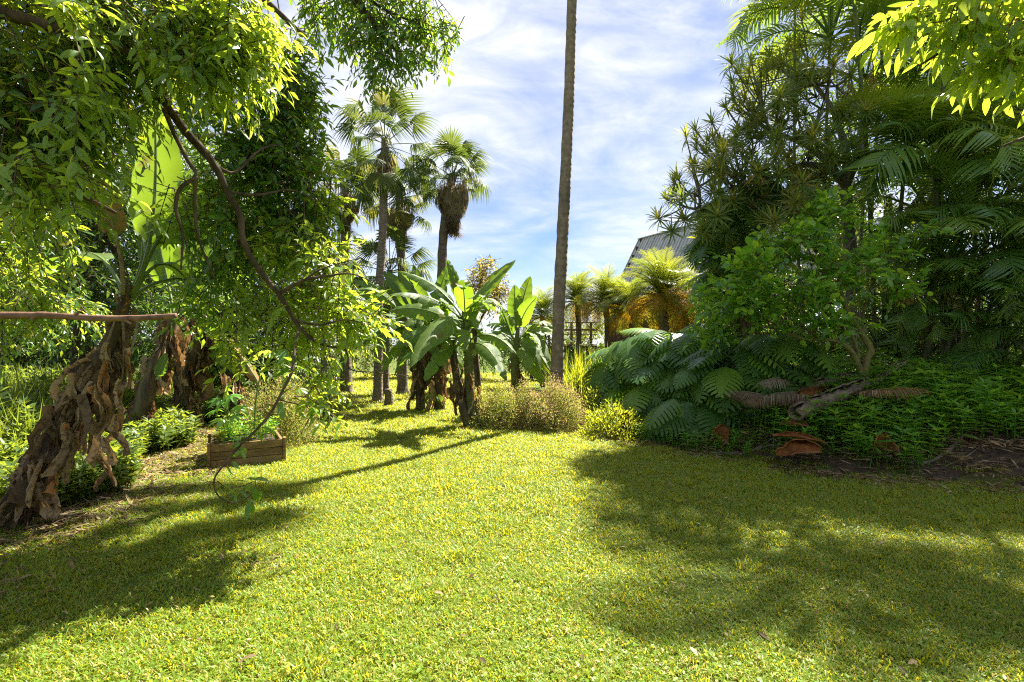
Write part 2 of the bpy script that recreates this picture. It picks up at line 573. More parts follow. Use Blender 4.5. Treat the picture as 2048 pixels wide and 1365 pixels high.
def box(c, s, R=None, bev=0.0):
    """box with its edges cut back a little (chamfered)"""
    h = np.asarray(s) / 2.0
    b = min(bev, h.min() * .4)
    v, t = [], []
    if b <= 0:
        v = [(x, y, z) for x in (-1, 1) for y in (-1, 1) for z in (-1, 1)]
        v = np.array(v) * h
        q = [(0, 1, 3, 2), (4, 6, 7, 5), (0, 4, 5, 1), (2, 3, 7, 6), (0, 2, 6, 4), (1, 5, 7, 3)]
        t = [x for a in q for x in ((a[0], a[1], a[2]), (a[0], a[2], a[3]))]
    else:
        idx = {}
        for sx in (-1, 1):
            for sy in (-1, 1):
                for sz in (-1, 1):
                    for ax in range(3):
                        p = [sx * (h[0] - b), sy * (h[1] - b), sz * (h[2] - b)]
                        p[ax] = (sx, sy, sz)[ax] * h[ax]
                        idx[(sx, sy, sz, ax)] = len(v)
                        v.append(p)
        v = np.array(v)

        def quad(a, b_, c_, d):
            pts = v[[a, b_, c_, d]]
            nrm = np.cross(pts[1] - pts[0], pts[2] - pts[0])
            if np.dot(nrm, pts.mean(0)) < 0:
                a, b_, c_, d = a, d, c_, b_
            t.append((a, b_, c_))
            t.append((a, c_, d))
        for ax in range(3):
            o1, o2 = [k for k in range(3) if k != ax]
            for s_ in (-1, 1):
                def key(s1, s2):
                    k = [0, 0, 0]
                    k[ax], k[o1], k[o2] = s_, s1, s2
                    return idx[(*k, ax)]
                quad(key(-1, -1), key(1, -1), key(1, 1), key(-1, 1))
            for s1 in (-1, 1):
                for s2 in (-1, 1):
                    def kk(sa, w):
                        k = [0, 0, 0]
                        k[ax], k[o1], k[o2] = sa, s1, s2
                        return idx[(*k, w)]
                    quad(kk(-1, o1), kk(1, o1), kk(1, o2), kk(-1, o2))
        for sx in (-1, 1):
            for sy in (-1, 1):
                for sz in (-1, 1):
                    a, b_, c_ = (idx[(sx, sy, sz, k)] for k in range(3))
                    n_ = np.cross(v[b_] - v[a], v[c_] - v[a])
                    t.append((a, b_, c_) if np.dot(n_, v[a]) > 0 else (a, c_, b_))
        t = np.array(t)
    v = np.asarray(v, dtype=np.float64)
    if R is not None:
        v = v @ np.asarray(R).T
    return v + np.asarray(c), np.array(t)


class Thing:
    """an Empty at the base of a thing; parts hang below it"""
    def __init__(s, name, label, cat, loc, group=None):
        s.loc = np.asarray(loc, dtype=np.float64)
        s.e = bpy.data.objects.new(name, None)
        s.e.empty_display_size = .2
        s.e.location = s.loc
        COL.objects.link(s.e)
        s.e['label'] = label
        s.e['category'] = cat
        if group:
            s.e['group'] = group

    def part(s, name, g, mat, stuff=False, parent=None, smooth=True, uv=False, label=None):
        if isinstance(g, tuple):
            g = G().add(*g)
        me = g.mesh(name, mat, s.loc, smooth, uv)
        o = bpy.data.objects.new(name, me)
        COL.objects.link(o)
        o.parent = parent or s.e
        if stuff:
            o['kind'] = 'stuff'
        if label:
            o['label'] = label
        return o

    def inst(s, name, me, pos, R, sc=1.0, mat=None, label=None, parent=None):
        o = bpy.data.objects.new(name, me)
        COL.objects.link(o)
        o.parent = parent or s.e
        m4 = np.eye(4)
        m4[:3, :3] = np.asarray(R) * sc
        m4[:3, 3] = np.asarray(pos) - s.loc
        o.matrix_basis = Matrix(m4.tolist())
        if mat is not None:
            o.material_slots[0].link = 'OBJECT'
            o.material_slots[0].material = mat
        if label:
            o['label'] = label
        return o


def in_frame(pos, m=1.03):
    d = np.maximum(pos[:, 1], 1e-3)
    px = 1024 + pos[:, 0] / d * F
    py = HY - (pos[:, 2] - CH) / d * F
    return (pos[:, 1] > .4) & (px > -20) & (px < 2068) & (py > -20) & (py < 1385)


# ------------------------------------------------------------------ small leaf templates
def leaf_tmpl(w=.36, rows=(.3, .68), prof=(1., .72), fold=.25, curl=.12, stalk=0.08):
    v = [(0, 0, 0)]
    for t, k in zip(rows, prof):
        h = w / 2 * k
        y = stalk + t * (1 - stalk)
        z = -curl * t * t
        v += [(-h, y, z + fold * h), (0, y, z), (h, y, z + fold * h)]
    v.append((0, 1, -curl))
    n = len(rows)
    t = [(0, 2, 1), (0, 3, 2)]
    for i in range(n - 1):
        a = 1 + 3 * i
        t += [(a, a + 1, a + 4), (a, a + 4, a + 3), (a + 1, a + 2, a + 5), (a + 1, a + 5, a + 4)]
    a, e = 1 + 3 * (n - 1), 1 + 3 * n
    t += [(a, a + 1, e), (a + 1, a + 2, e)]
    return np.array(v, dtype=np.float64), np.array(t)


LEAF = leaf_tmpl(.31)
LEAF_FINE = leaf_tmpl(.33, (.12, .35, .6, .83), (.62, 1., .86, .46), .22, .22)
LEAF_LONG = leaf_tmpl(.26, (.3, .68), (1., .72), .25, .2)
LEAF_OVAL = leaf_tmpl(.52, (.2, .5, .8), (.8, 1., .66), .22, .10)
LEAF_TINY = (np.array([(0, 0, 0), (-.22, .45, .04), (.22, .45, .04), (0, 1, -.05)], dtype=np.float64), np.array([(0, 2, 1), (1, 2, 3)]))


def spray_points(blobs, r):
    """blobs: (px, py, d, rx_px, ry_px, rd_metres, n) -> start points and outward axes"""
    Ps, As = [], []
    for (px, py, d, rx, ry, rd, n) in blobs:
        c = P(px, py, d)
        R = np.array((rx / F * d, rd, ry / F * d))
        u = unit(r.normal(size=(n, 3)))
        q = r.random(n) ** .38
        Ps.append(c + u * q[:, None] * R)
        As.append(unit(u * .7 + r.normal(size=(n, 3)) * .55))
    return np.concatenate(Ps), np.concatenate(As)


def leaf_sprays(pos, ax, r, length=.45, n=9, size=.1, droop=.45, hang=.35, jitter=.3, outw=.85):
    """positions, frames, scales of the leaves along each spray, and the spray axes as polylines"""
    N = len(pos)
    L = length * (.6 + .7 * r.random(N))
    ax = unit(ax + np.array((0, 0, -droop)) * r.random((N, 1)))
    pos = pos - ax * (L * .55)[:, None]
    sd = unit(np.cross(ax, np.array((0, 0, 1.0))) + 1e-4)
    up = unit(np.cross(sd, ax))
    pp, dd, nn = [], [], []
    for k in range(n):
        t = (k + .8) / n
        c = pos + ax * (L * t)[:, None] + np.array((0, 0, -.22)) * (L * t * t)[:, None]
        s_ = 1 if k % 2 else -1
        if k == n - 1:
            d = ax + r.normal(size=(N, 3)) * .15
        else:
            d = ax * .55 + sd * s_ * outw + r.normal(size=(N, 3)) * jitter
        d = d + np.array((0, 0, -hang)) * (.5 + r.random((N, 1)))
        pp.append(c)
        dd.append(d)
        nn.append(up + r.normal(size=(N, 3)) * .45)
    pp = np.concatenate(pp)
    R = frames(np.concatenate(dd), np.concatenate(nn))
    sc = size * (.62 + .65 * r.random(len(pp)))
    return pp, R, sc, (pos, ax, L)


def twig_geo(sp, rad=.004):
    pos, ax, L = sp
    N = len(pos)
    sd = unit(np.cross(ax, np.array((0, 0, 1.0))) + 1e-4)
    up = np.cross(sd, ax)
    vs = []
    for t, k in ((-.15, 1.2), (.5, .8), (1.0, .3)):
        c = pos + ax * (L * t)[:, None] + np.array((0, 0, -.22)) * (L * t * abs(t))[:, None]
        for a in (0, 2 * PI / 3, 4 * PI / 3):
            vs.append(c + (sd * math.cos(a) + up * math.sin(a)) * rad * k)
    v = np.stack(vs, 1)
    t = []
    for i in range(2):
        for j in range(3):
            a, b = i * 3 + j, i * 3 + (j + 1) % 3
            t += [(a, b, b + 3), (a, b + 3, a + 3)]
    t = np.array(t)[None] + (np.arange(N) * 9)[:, None, None]
    return v.reshape(-1, 3), t.reshape(-1, 3)


def foliage(th, tmpl, pos, R, sc, mat, n_obj=0, name='foliage', r=rng, keep=None, fine=None):
    """the leaves that show largest become objects named leaf, the rest one mesh"""
    var = r.random(len(pos))
    rest = np.ones(len(pos), dtype=bool)
    if n_obj:
        app = sc / np.maximum(pos[:, 1], .3)
        app[~in_frame(pos)] = 0
        idx = np.argsort(-app + r.random(len(pos)) * 1e-4)[:n_obj]
        idx = idx[app[idx] > 0]
        rest[idx] = False
        tm = fine or tmpl
        me = build_mesh('leaf', tm[0], tm[1], mat)
        for i in idx:
            th.inst('leaf', me, pos[i], R[i] * np.array((.72 + .5 * r.random(), 1, .3 + 2.2 * r.random())), float(sc[i]))
    g = G()
    s3 = sc[:, None] * np.stack((.72 + .5 * r.random(len(pos)), np.ones(len(pos)), .3 + 2.2 * r.random(len(pos))), -1)
    g.add(*scatter(tmpl[0], tmpl[1], pos[rest], R[rest], s3[rest], var[rest]))
    return th.part(name, g, mat, stuff=True)


# ------------------------------------------------------------------ the ground
EDGE = np.array([(0.2, 40), (0.2, 16), (0.35, 11.2), (1.0, 8.9), (1.7, 8.2), (2.75, 7.1), (3.9, 5.95), (5.4, 5.35), (8.0, 4.4), (14.0, 2.0), (40, -8)])


def bed_dist(x, y):
    """signed distance behind the edge of the planted bank (positive inside)"""
    p = np.stack((np.asarray(x, float), np.asarray(y, float)), -1)
    best = np.full(p.shape[:-1], 1e9)
    sgn = np.zeros(p.shape[:-1])
    for a, b in zip(EDGE[:-1], EDGE[1:]):
        ab = b - a
        t = np.clip(((p - a) @ ab) / (ab @ ab), 0, 1)
        q = p - (a + t[..., None] * ab)
        dd = np.linalg.norm(q, axis=-1)
        cr = ab[0] * (p[..., 1] - a[1]) - ab[1] * (p[..., 0] - a[0])
        m = dd < best
        best = np.where(m, dd, best)
        sgn = np.where(m, np.where(cr > 0, 1.0, -1.0), sgn)
    return best * sgn


def sstep(a, b, x):
    t = np.clip((x - a) / (b - a), 0, 1)
    return t * t * (3 - 2 * t)


def zg(x, y):
    x = np.asarray(x, float)
    y = np.asarray(y, float)
    s = bed_dist(x, y)
    amp = .95 * sstep(.8, 4.0, x)
    z = amp * (1 - np.exp(-np.maximum(s - .1, 0) / 1.3))
    near = np.exp(-(x * x + (y - 6) ** 2) / 900)
    z = z + near * .025 * (np.sin(x * 1.3 + 1) * np.cos(y * .9) + .6 * np.sin(x * .6 - y * .7))
    return z


def left_edge(y):
    return np.interp(y, (0, 4.6, 6.4, 9.6, 14, 24), (-3.9, -4.1, -4.6, -5.9, -6.9, -8.5))


def setting():
    xs = np.concatenate((np.array((-900, -400, -150, -60, -30)), np.arange(-18, 18.01, .3), np.array((30, 60, 150, 400, 900))))
    ys = np.concatenate((np.array((-900, -300, -80, -20)), np.arange(-6, 30.01, .3), np.array((40, 60, 120, 400, 900))))
    X, Y = np.meshgrid(xs, ys)
    v = np.stack((X, Y, zg(X, Y)), -1).reshape(-1, 3)
    o = bpy.data.objects.new('lawn', build_mesh('lawn', v, grid_tris(len(ys), len(xs)), M['lawn']))
    COL.objects.link(o)
    o['kind'] = 'structure'
    # bank of bare earth under the palms: a sheet a little above the lawn sheet, its rim sinking into it
    n, m = 60, 26
    tt = np.linspace(0, 1, n)
    e = smooth_path(EDGE[1:10], 7)
    rr = np.random.default_rng(3)
    rows = []
    e = e + rr.normal(size=e.shape) * .05
    T = unit(np.gradient(e, axis=0))
    Nn = np.stack((-T[:, 1], T[:, 0]), -1)
    for k in range(m):
        s = -.12 + 9.0 * (k / (m - 1)) ** 1.6
        p = e + Nn * s
        z = zg(p[:, 0], p[:, 1]) + (.05 * sstep(-.12, .25, s) - .02) + rr.normal(size=len(p)) * .008
        rows.append(np.column_stack((p, z)))
    v = np.concatenate(rows)
    t = grid_tris(m, len(e))[:, ::-1]
    o = bpy.data.objects.new('garden_bed', build_mesh('garden_bed', v, t, M['soil']))
    COL.objects.link(o)
    o['kind'] = 'structure'


setting()


# ------------------------------------------------------------------ grass and ground cover (nobody could count these)
def hidden_collection(name, meshes):
    c = bpy.data.collections.new(name)
    for k, me in enumerate(meshes):
        c.objects.link(bpy.data.objects.new(name + '_tuft', me))
    return c


def gn_scatter(name, label, cat, pts, rot, scl, idx, meshes):
    me = bpy.data.meshes.new(name)
    me.vertices.add(len(pts))
    me.vertices.foreach_set('co', np.asarray(pts, dtype=np.float32).ravel())
    a = me.attributes.new('rot', 'FLOAT_VECTOR', 'POINT')
    a.data.foreach_set('vector', np.asarray(rot, dtype=np.float32).ravel())
    a = me.attributes.new('scl', 'FLOAT', 'POINT')
    a.data.foreach_set('value', np.asarray(scl, dtype=np.float32))
    a = me.attributes.new('idx', 'INT', 'POINT')
    a.data.foreach_set('value', np.asarray(idx, dtype=np.int32))
    o = bpy.data.objects.new(name, me)
    COL.objects.link(o)
    ng = bpy.data.node_groups.new(name + '_nodes', 'GeometryNodeTree')
    ng.interface.new_socket('Geometry', in_out='INPUT', socket_type='NodeSocketGeometry')
    ng.interface.new_socket('Geometry', in_out='OUTPUT', socket_type='NodeSocketGeometry')
    n, l = ng.nodes, ng.links
    gi, go = n.new('NodeGroupInput'), n.new('NodeGroupOutput')
    ci = n.new('GeometryNodeCollectionInfo')
    ci.inputs['Collection'].default_value = hidden_collection(name, meshes)
    ci.inputs['Separate Children'].default_value = True
    ci.inputs['Reset Children'].default_value = True
    ip = n.new('GeometryNodeInstanceOnPoints')
    ip.inputs['Pick Instance'].default_value = True

    def named(nm, ty):
        q = n.new('GeometryNodeInputNamedAttribute')
        q.data_type = ty
        q.inputs[0].default_value = nm
        return next(s for s in q.outputs if s.enabled)
    l.new(gi.outputs[0], ip.inputs['Points'])
    l.new(ci.outputs[0], ip.inputs['Instance'])
    l.new(named('idx', 'INT'), ip.inputs['Instance Index'])
    l.new(named('rot', 'FLOAT_VECTOR'), ip.inputs['Rotation'])
    l.new(named('scl', 'FLOAT'), ip.inputs['Scale'])
    l.new(ip.outputs[0], go.inputs[0])
    md = o.modifiers.new('scatter', 'NODES')
    md.node_group = ng
    o['kind'] = 'stuff'
    o['label'] = label
    o['category'] = cat
    return o


def blades(r, n, rad, lmin, lmax, w, lean=(15, 75)):
    """a patch of grass blades: five points each, bent over"""
    a = r.random(n) * 2 * PI
    q = np.sqrt(r.random(n)) * rad
    b = r.random(n) * 2 * PI
    base = np.stack((np.cos(a) * q, np.sin(a) * q, np.zeros(n) - .004), -1)
    th = np.radians(lean[0] + (lean[1] - lean[0]) * r.random(n))
    L = lmin + (lmax - lmin) * r.random(n)
    h = np.stack((np.cos(b), np.sin(b), np.zeros(n)), -1)
    sd = np.stack((-np.sin(b), np.cos(b), np.zeros(n)), -1)
    up = np.array((0, 0, 1.0))
    d1 = h * np.sin(th * .6)[:, None] + up * np.cos(th * .6)[:, None]
    d2 = h * np.sin(th * 1.35)[:, None] + up * np.cos(th * 1.35)[:, None]
    mid = base + d1 * (L * .5)[:, None]
    tip = mid + d2 * (L * .55)[:, None]
    ww = (w * (.7 + .6 * r.random(n)))[:, None]
    v = np.stack((base - sd * ww * .35, base + sd * ww * .35, mid - sd * ww * .5, mid + sd * ww * .5, tip), 1)
    t = np.array([(0, 1, 3), (0, 3, 2), (2, 3, 4)])[None] + (np.arange(n) * 5)[:, None, None]
    return v.reshape(-1, 3), t.reshape(-1, 3), np.repeat(r.random(n), 5)


def little_weeds(r, n, rad, size, hmax):
    a = r.random(n) * 2 * PI
    q = np.sqrt(r.random(n)) * rad
    pos = np.stack((np.cos(a) * q, np.sin(a) * q, hmax * r.random(n)), -1)
    b = r.random(n) * 2 * PI
    d = np.stack((np.cos(b), np.sin(b), .5 * r.random(n) - .1), -1)
    R = frames(d, np.array((0, 0, 1.0)) + r.normal(size=(n, 3)) * .4)
    return scatter(LEAF_OVAL[0], LEAF_OVAL[1], pos, R, size * (.6 + .8 * r.random(n)), r.random(n))


def lawn_grass():
    r = np.random.default_rng(11)
    ms = []
    for k in range(6):
        g = G()
        g.add(*blades(r, 230, .16, .028, .062, .0058, (30, 86)))
        g.add(*little_weeds(r, 10 if k % 3 else 26, .15, .024, .03))
        ms.append(g.mesh('grass_patch', M['grass']))
    for k in range(2):                      # sparse, straw coloured
        g = G()
        g.add(*blades(r, 60, .16, .02, .05, .006, (40, 88)))
        ms.append(g.mesh('grass_patch', M['grass']))
    for k in range(2):                      # taller tuft
        g = G()
        g.add(*blades(r, 80, .09, .05, .10, .008, (20, 70)))
        ms.append(g.mesh('grass_patch', M['grass']))
    pts, rot, scl, idx = [], [], [], []

    def ring(y0, y1, step, sc):
        for y in np.arange(y0, y1, step):
            xm = y * 1.12 + 1.2
            xs = np.arange(-xm, xm, step)
            X = xs + (r.random(len(xs)) - .5) * step * 1.2
            Y = y + (r.random(len(xs)) - .5) * step * 1.2
            s = bed_dist(X, Y)
            wob = .14 * np.sin(X * 3.1) + .1 * np.sin(Y * 5.3 + X) + .1 * r.normal(size=len(xs))
            le = left_edge(Y)
            ok = ((s < .16 + wob) | ((s < .75 + wob) & (r.random(len(xs)) < .35))) & (X > le - .25 + wob)
            bare = np.sin(X * 1.7 + 2) * np.cos(Y * 1.3 - 1) + .5 * np.sin(X * 3.7 - Y * 2.9)
            thin = (bare > .98 + .12 * r.normal(size=len(xs))) | ((X < le + .55) & (r.random(len(xs)) < .65)) | ((s > -.35) & (r.random(len(xs)) < .4))
            for x, yy, th in zip(X[ok], Y[ok], thin[ok]):
                if (-4.05 < x < -3.05 and 6.45 < yy < 7.4):
                    continue
                pts.append((x, yy, 0))
                if th and r.random() < .72:
                    idx.append(6 + r.integers(2))
                elif r.random() < .02:
                    idx.append(8 + r.integers(2))
                else:
                    idx.append(r.integers(6))
                scl.append(sc * (.8 + .45 * r.random()))
                rot.append((r.normal() * .05, r.normal() * .05, r.random() * 6.28))
    ring(1.0, 4.2, .125, .9)
    ring(4.2, 8.0, .16, 1.1)
    ring(8.0, 13.0, .24, 1.5)
    ring(13.0, 26.0, .4, 2.3)
    p = np.array(pts)
    p[:, 2] = zg(p[:, 0], p[:, 1])
    gn_scatter('grass', 'mown yellow green grass covering the sunlit lawn', 'grass', p, rot, scl, idx, ms)


lawn_grass()


def weed_plant(r, h, nw, size, tmpl=LEAF_LONG):
    """an upright stem with whorls of leaves"""
    g = G()
    lean = r.normal(size=2) * .12
    pts = [(lean[0] * t * t * h, lean[1] * t * t * h, h * t - .03) for t in np.linspace(0, 1, 5)]
    g.add(*tube(pts, (.005, .003), 4, cap=False), .2)
    pos, d, sc = [], [], []
    for k in range(nw):
        t = .3 + .7 * (k + 1) / nw
        c = np.array((lean[0] * t * t * h, lean[1] * t * t * h, h * t - .03))
        m = 4 if k < nw - 1 else 5
        for j in range(m):
            a = 2 * PI * j / m + k * .9 + r.normal() * .25
            pos.append(c)
            d.append((math.cos(a), math.sin(a), .55 - .5 * r.random() + (.4 if k == nw - 1 else 0)))
            sc.append(size * (.6 + .6 * r.random()) * (1 if k < nw - 1 else .8))
    R = frames(np.array(d), np.tile((0, 0, 1.0), (len(d), 1)) + r.normal(size=(len(d), 3)) * .2)
    g.add(*scatter(tmpl[0], tmpl[1], np.array(pos), R, np.array(sc), r.random(len(d)) * .9))
    return g


def ground_cover():
    r = np.random.default_rng(21)
    ms = [weed_plant(r, .34 + .12 * r.random(), 5, .15).mesh('weed_plant', M['weed']) for _ in range(6)]
    pts = []
    for _ in range(14000):
        x, y = 1.4 + 8.4 * r.random(), 3.6 + 6.5 * r.random()
        s = float(bed_dist(x, y))
        w = .3 * math.sin(x * 2.1) + .22 * math.sin(y * 3.3)
        lim = -.02 + w * .35 + .62 * float(sstep(4.3, 5.4, x))
        if s < lim or s > 3.1 + w:
            continue
        if x < 3.6 and s > 1.2:
            continue
        if 3.4 < x < 4.9 and .85 < s < 2.2 and r.random() < .75:       # around the fallen wood
            continue
        pts.append((x, y))
    pts = np.array(pts)
    keep, seen = [], set()
    for i, (x, y) in enumerate(pts):
        k = (int(x / .10), int(y / .10))
        if k not in seen:
            seen.add(k)
            keep.append(i)
    pts = pts[keep]
    n = len(pts)
    z = zg(pts[:, 0], pts[:, 1]) + .02
    gn_scatter('ground_cover', 'leafy green weeds carpeting the shaded bank under the palms', 'weeds', np.column_stack((pts, z)),
               np.column_stack((r.normal(size=n) * .1, r.normal(size=n) * .1, r.random(n) * 6.28)), (.65 + .65 * r.random(n)) * np.where(pts[:, 0] < 3.4, .55, 1), r.integers(0, 6, n), ms)
    # leafy weeds at the foot of the banana plants
    ms = [weed_plant(r, .28 + .12 * r.random(), 5, .11, LEAF).mesh('weed_plant', M['weed_sun']) for _ in range(5)]
    pts = []
    for _ in range(5200):
        y = 2.8 + 10.5 * r.random()
        le = float(left_edge(y))
        x = le + .1 - 3.0 * r.random() ** 1.4 + .25 * math.sin(y * 2.7)
        pts.append((x, y))
    pts = np.array(pts)
    n = len(pts)
    gn_scatter('undergrowth', 'leafy green undergrowth at the feet of the leaning banana plants', 'undergrowth', np.column_stack((pts, zg(pts[:, 0], pts[:, 1]))),
               np.column_stack((r.normal(size=n) * .15, r.normal(size=n) * .15, r.random(n) * 6.28)), .5 + .8 * r.random(n), r.integers(0, 5, n), ms)
    # tall grass in the sun behind them
    ms = []
    for _ in range(4):
        g = G()
        g.add(*blades(r, 60, .16, .5, 1.0, .026, (8, 60)))
        g.add(*weed_plant(r, .8, 7, .16, LEAF).mesh_arrays())
        ms.append(g.mesh('grass_tussock', M['weed_sun']))
    pts = np.column_stack((-13.5 + 8.2 * r.random(1100), 5.5 + 9 * r.random(1100)))
    pts = pts[pts[:, 0] < left_edge(pts[:, 1]) - 1.2]
    n = len(pts)
    gn_scatter('tall_grass', 'tall bright grass growing in the sun behind the banana plants', 'tall grass', np.column_stack((pts, zg(pts[:, 0], pts[:, 1]))),
               np.column_stack((r.normal(size=n) * .1, r.normal(size=n) * .1, r.random(n) * 6.28)), .7 + .6 * r.random(n), r.integers(0, 4, n), ms)
    # dry litter on the earth strip and the worn lawn margin
    ms = []
    for k in range(5):
        g = G()
        m = 26
        a = r.random(m) * 6.28
        pos = np.column_stack(((r.random((m, 2)) - .5) * .5, .012 * r.random(m)))
        d = np.column_stack((np.cos(a), np.sin(a), r.normal(size=m) * .15))
        R = frames(d, np.array((0, 0, 1.0)) + r.normal(size=(m, 3)) * .35)
        sc = np.stack((.03 + .05 * r.random(m), .05 + .14 * r.random(m), .05 + .05 * r.random(m)), -1)
        g.add(*scatter(LEAF[0], LEAF[1], pos, R, sc, r.random(m)))
        for _ in range(7):
            p = np.append((r.random(2) - .5) * .5, .012)
            q = p + np.append((r.random(2) - .5) * .35, .01 * r.random())
            g.add(*tube([p, (p + q) / 2 + r.normal(size=3) * .008, q], .003, 4), r.random())
        ms.append(g.mesh('litter_patch', M['dry']))
    pts = []
    for _ in range(2300):
        x, y = .8 + 8.5 * r.random(), 3.4 + 6.5 * r.random()
        s = float(bed_dist(x, y))
        if -.25 < s < 1.2 or (s > 1.2 and r.random() < .35 and s < 3.5):
            pts.append((x, y))
    for _ in range(260):
        y = 2.6 + 7 * r.random()
        pts.append((float(left_edge(y)) + .2 + r.normal() * .35, y))
    pts = np.array(pts)
    n = len(pts)
    z = zg(pts[:, 0], pts[:, 1]) + np.where(bed_dist(pts[:, 0], pts[:, 1]) > .1, .04, .012)
    m2 = []
    for k in range(4):
        g = G()
        q = np.array([(0, 0, .03)]) + r.normal(size=(3, 3)) * (.12, .12, .006)
        aa = r.random(3) * 6.28
        d = np.column_stack((np.cos(aa), np.sin(aa), r.normal(size=3) * .3))
        R = frames(d, np.array((0, 0, 1.0)) + r.normal(size=(3, 3)) * .4)
        g.add(*scatter(LEAF_FINE[0], LEAF_FINE[1], q, R, .025 + .035 * r.random(3), r.random(3)))
        m2.append(g.mesh('fallen_leaves', M['dry']))
    lp = np.column_stack((-6 + 13 * r.random(520), 1.6 + 10 * r.random(520)))
    lp = lp[(lp[:, 0] > left_edge(lp[:, 1])) & (bed_dist(lp[:, 0], lp[:, 1]) < .2)]
    gn_scatter('fallen_leaves', 'small brown dead leaves dropped here and there on the mown lawn', 'fallen leaves', np.column_stack((lp, zg(lp[:, 0], lp[:, 1]))),
               np.column_stack((np.zeros(len(lp)), np.zeros(len(lp)), r.random(len(lp)) * 6.28)), .7 + .7 * r.random(len(lp)), r.integers(0, 4, len(lp)), m2)
    gn_scatter('leaf_litter', 'brown leaf litter and broken twigs strewn on the bare earth', 'leaf litter', np.column_stack((pts, z)),
               np.column_stack((np.zeros(n), np.zeros(n), r.random(n) * 6.28)), .7 + .6 * r.random(n), r.integers(0, 5, n), ms)


ground_cover()


# ------------------------------------------------------------------ trees that hang into the picture on the left and above
def pix_path(pts, k=5):
    """[(px, py, d, radius)] -> smooth points and radii"""
    a = np.array([(*P(p[0], p[1], p[2]), p[3]) for p in pts])
    s = smooth_path(a, k)
    return s[:, :3], np.maximum(s[:, 3], .001)


def limb(th, pts, mat, sides=8, name='branch', label=None, k=5, wob=.12):
    p, r = pix_path(pts, k)
    return th.part(name, tube(p, r, sides, wob, seed=len(bpy.data.objects)), mat, label=label)


def world_limb(th, pts, rad, mat, name='branch', sides=8, label=None):
    p = smooth_path(np.array(pts, dtype=float), 5)
    return th.part(name, tube(p, rad, sides, .12, seed=len(bpy.data.objects)), mat, label=label)


def left_canopy():
    r = np.random.default_rng(31)
    th = Thing('canopy_tree', 'leafy tree whose large light green leaves hang into the upper left corner', 'tree', (-4.6, 1.5, 0))
    world_limb(th, [(-4.6, 1.5, -.1), (-4.5, 1.6, 1.2), (-4.4, 1.8, 2.6), (-4.0, 2.2, 3.8), (-3.4, 2.8, 4.6)], (.2, .17, .14, .1, .07), M['bark'], 'trunk', 10)
    world_limb(th, [(-4.35, 1.9, 2.9), (-3.4, 2.5, 3.3), (-2.6, 2.9, 3.3), (-1.9, 3.2, 3.15)], (.07, .05, .03, .012), M['bark'])
    world_limb(th, [(-4.2, 2.0, 3.4), (-3.0, 2.9, 3.9), (-1.9, 3.3, 3.9), (-1.4, 3.5, 3.6)], (.07, .05, .03, .012), M['bark'])
    world_limb(th, [(-4.4, 1.8, 2.4), (-3.5, 2.6, 2.6), (-2.9, 2.9, 2.55), (-2.4, 3.1, 2.3)], (.06, .04, .025, .01), M['bark'])
    # bare stick that ends in a break
    limb(th, [(-900, 590, 1.62, .016), (-420, 622, 1.6, .014), (0, 631, 1.6, .0115), (90, 631, 1.6, .0105), (200, 637, 1.6, .0095), (290, 636, 1.6, .009), (352, 632, 1.6, .0085)],
         M['bark_red'], 8, 'branch', 'bare reddish stick broken off at its end', wob=.22)
    for (x0, y0, x1, y1) in ((148, 634, 160, 622), (248, 637, 262, 648), (70, 631, 62, 641)):
        limb(th, [(x0, y0, 1.6, .006), ((x0 + x1) / 2, (y0 + y1) / 2, 1.595, .005), (x1, y1, 1.59, .003)], M['bark_red'], 6, 'twig_stub')
    world_limb(th, [(-4.5, 1.6, 1.55), (-4.0, 1.6, 1.62), (-3.0, 1.62, 1.66)], (.03, .024, .016), M['bark_red'])
    blobs = [(100, 30, 3.2, 260, 110, .5, 170), (360, 30, 3.2, 190, 90, .45, 150), (60, 190, 3.0, 150, 110, .45, 150),
             (205, 160, 3.3, 110, 80, .4, 90), (60, 320, 3.1, 120, 90, .45, 110), (150, 250, 3.2, 70, 50, .3, 36), (-120, 120, 3.0, 200, 300, .6, 120),
             (40, 470, 3.9, 110, 80, .4, 60), (90, 610, 5.0, 130, 60, .4, 60), (20, 580, 4.4, 80, 110, .4, 50)]
    p, a = spray_points(blobs, r)
    a = unit(a + np.array((.55, 0, -.35)))
    pos, R, sc, sp = leaf_sprays(p, a, r, .44, 15, .084, .45, .35)
    foliage(th, LEAF, pos, R, sc, M['canopy'], 0, r=r, name='foliage')
    blobs = [(440, 55, 3.1, 110, 70, .3, 60), (400, 130, 3.1, 110, 60, .25, 40), (480, 110, 3.1, 60, 60, .25, 25), (150, 200, 2.7, 120, 60, .25, 16), (110, 360, 2.7, 120, 70, .25, 18), (230, 60, 2.7, 120, 50, .25, 16)]
    p, a = spray_points(blobs, r)
    a = unit(a + np.array((.7, -.1, -.3)))
    pos2, R2, sc2, sp2 = leaf_sprays(p, a, r, .42, 13, .088, .4, .4)
    foliage(th, LEAF_FINE, pos2, R2, sc2, M['young'], 300, r=r, name='sunlit_foliage', fine=LEAF_FINE)  # sunlit sprays get a lighter leaf colour than the rest of the crown
    g = G()
    g.add(*twig_geo(sp, .004))
    g.add(*twig_geo(sp2, .0035))
    th.part('twigs', g, M['bark'], stuff=True)


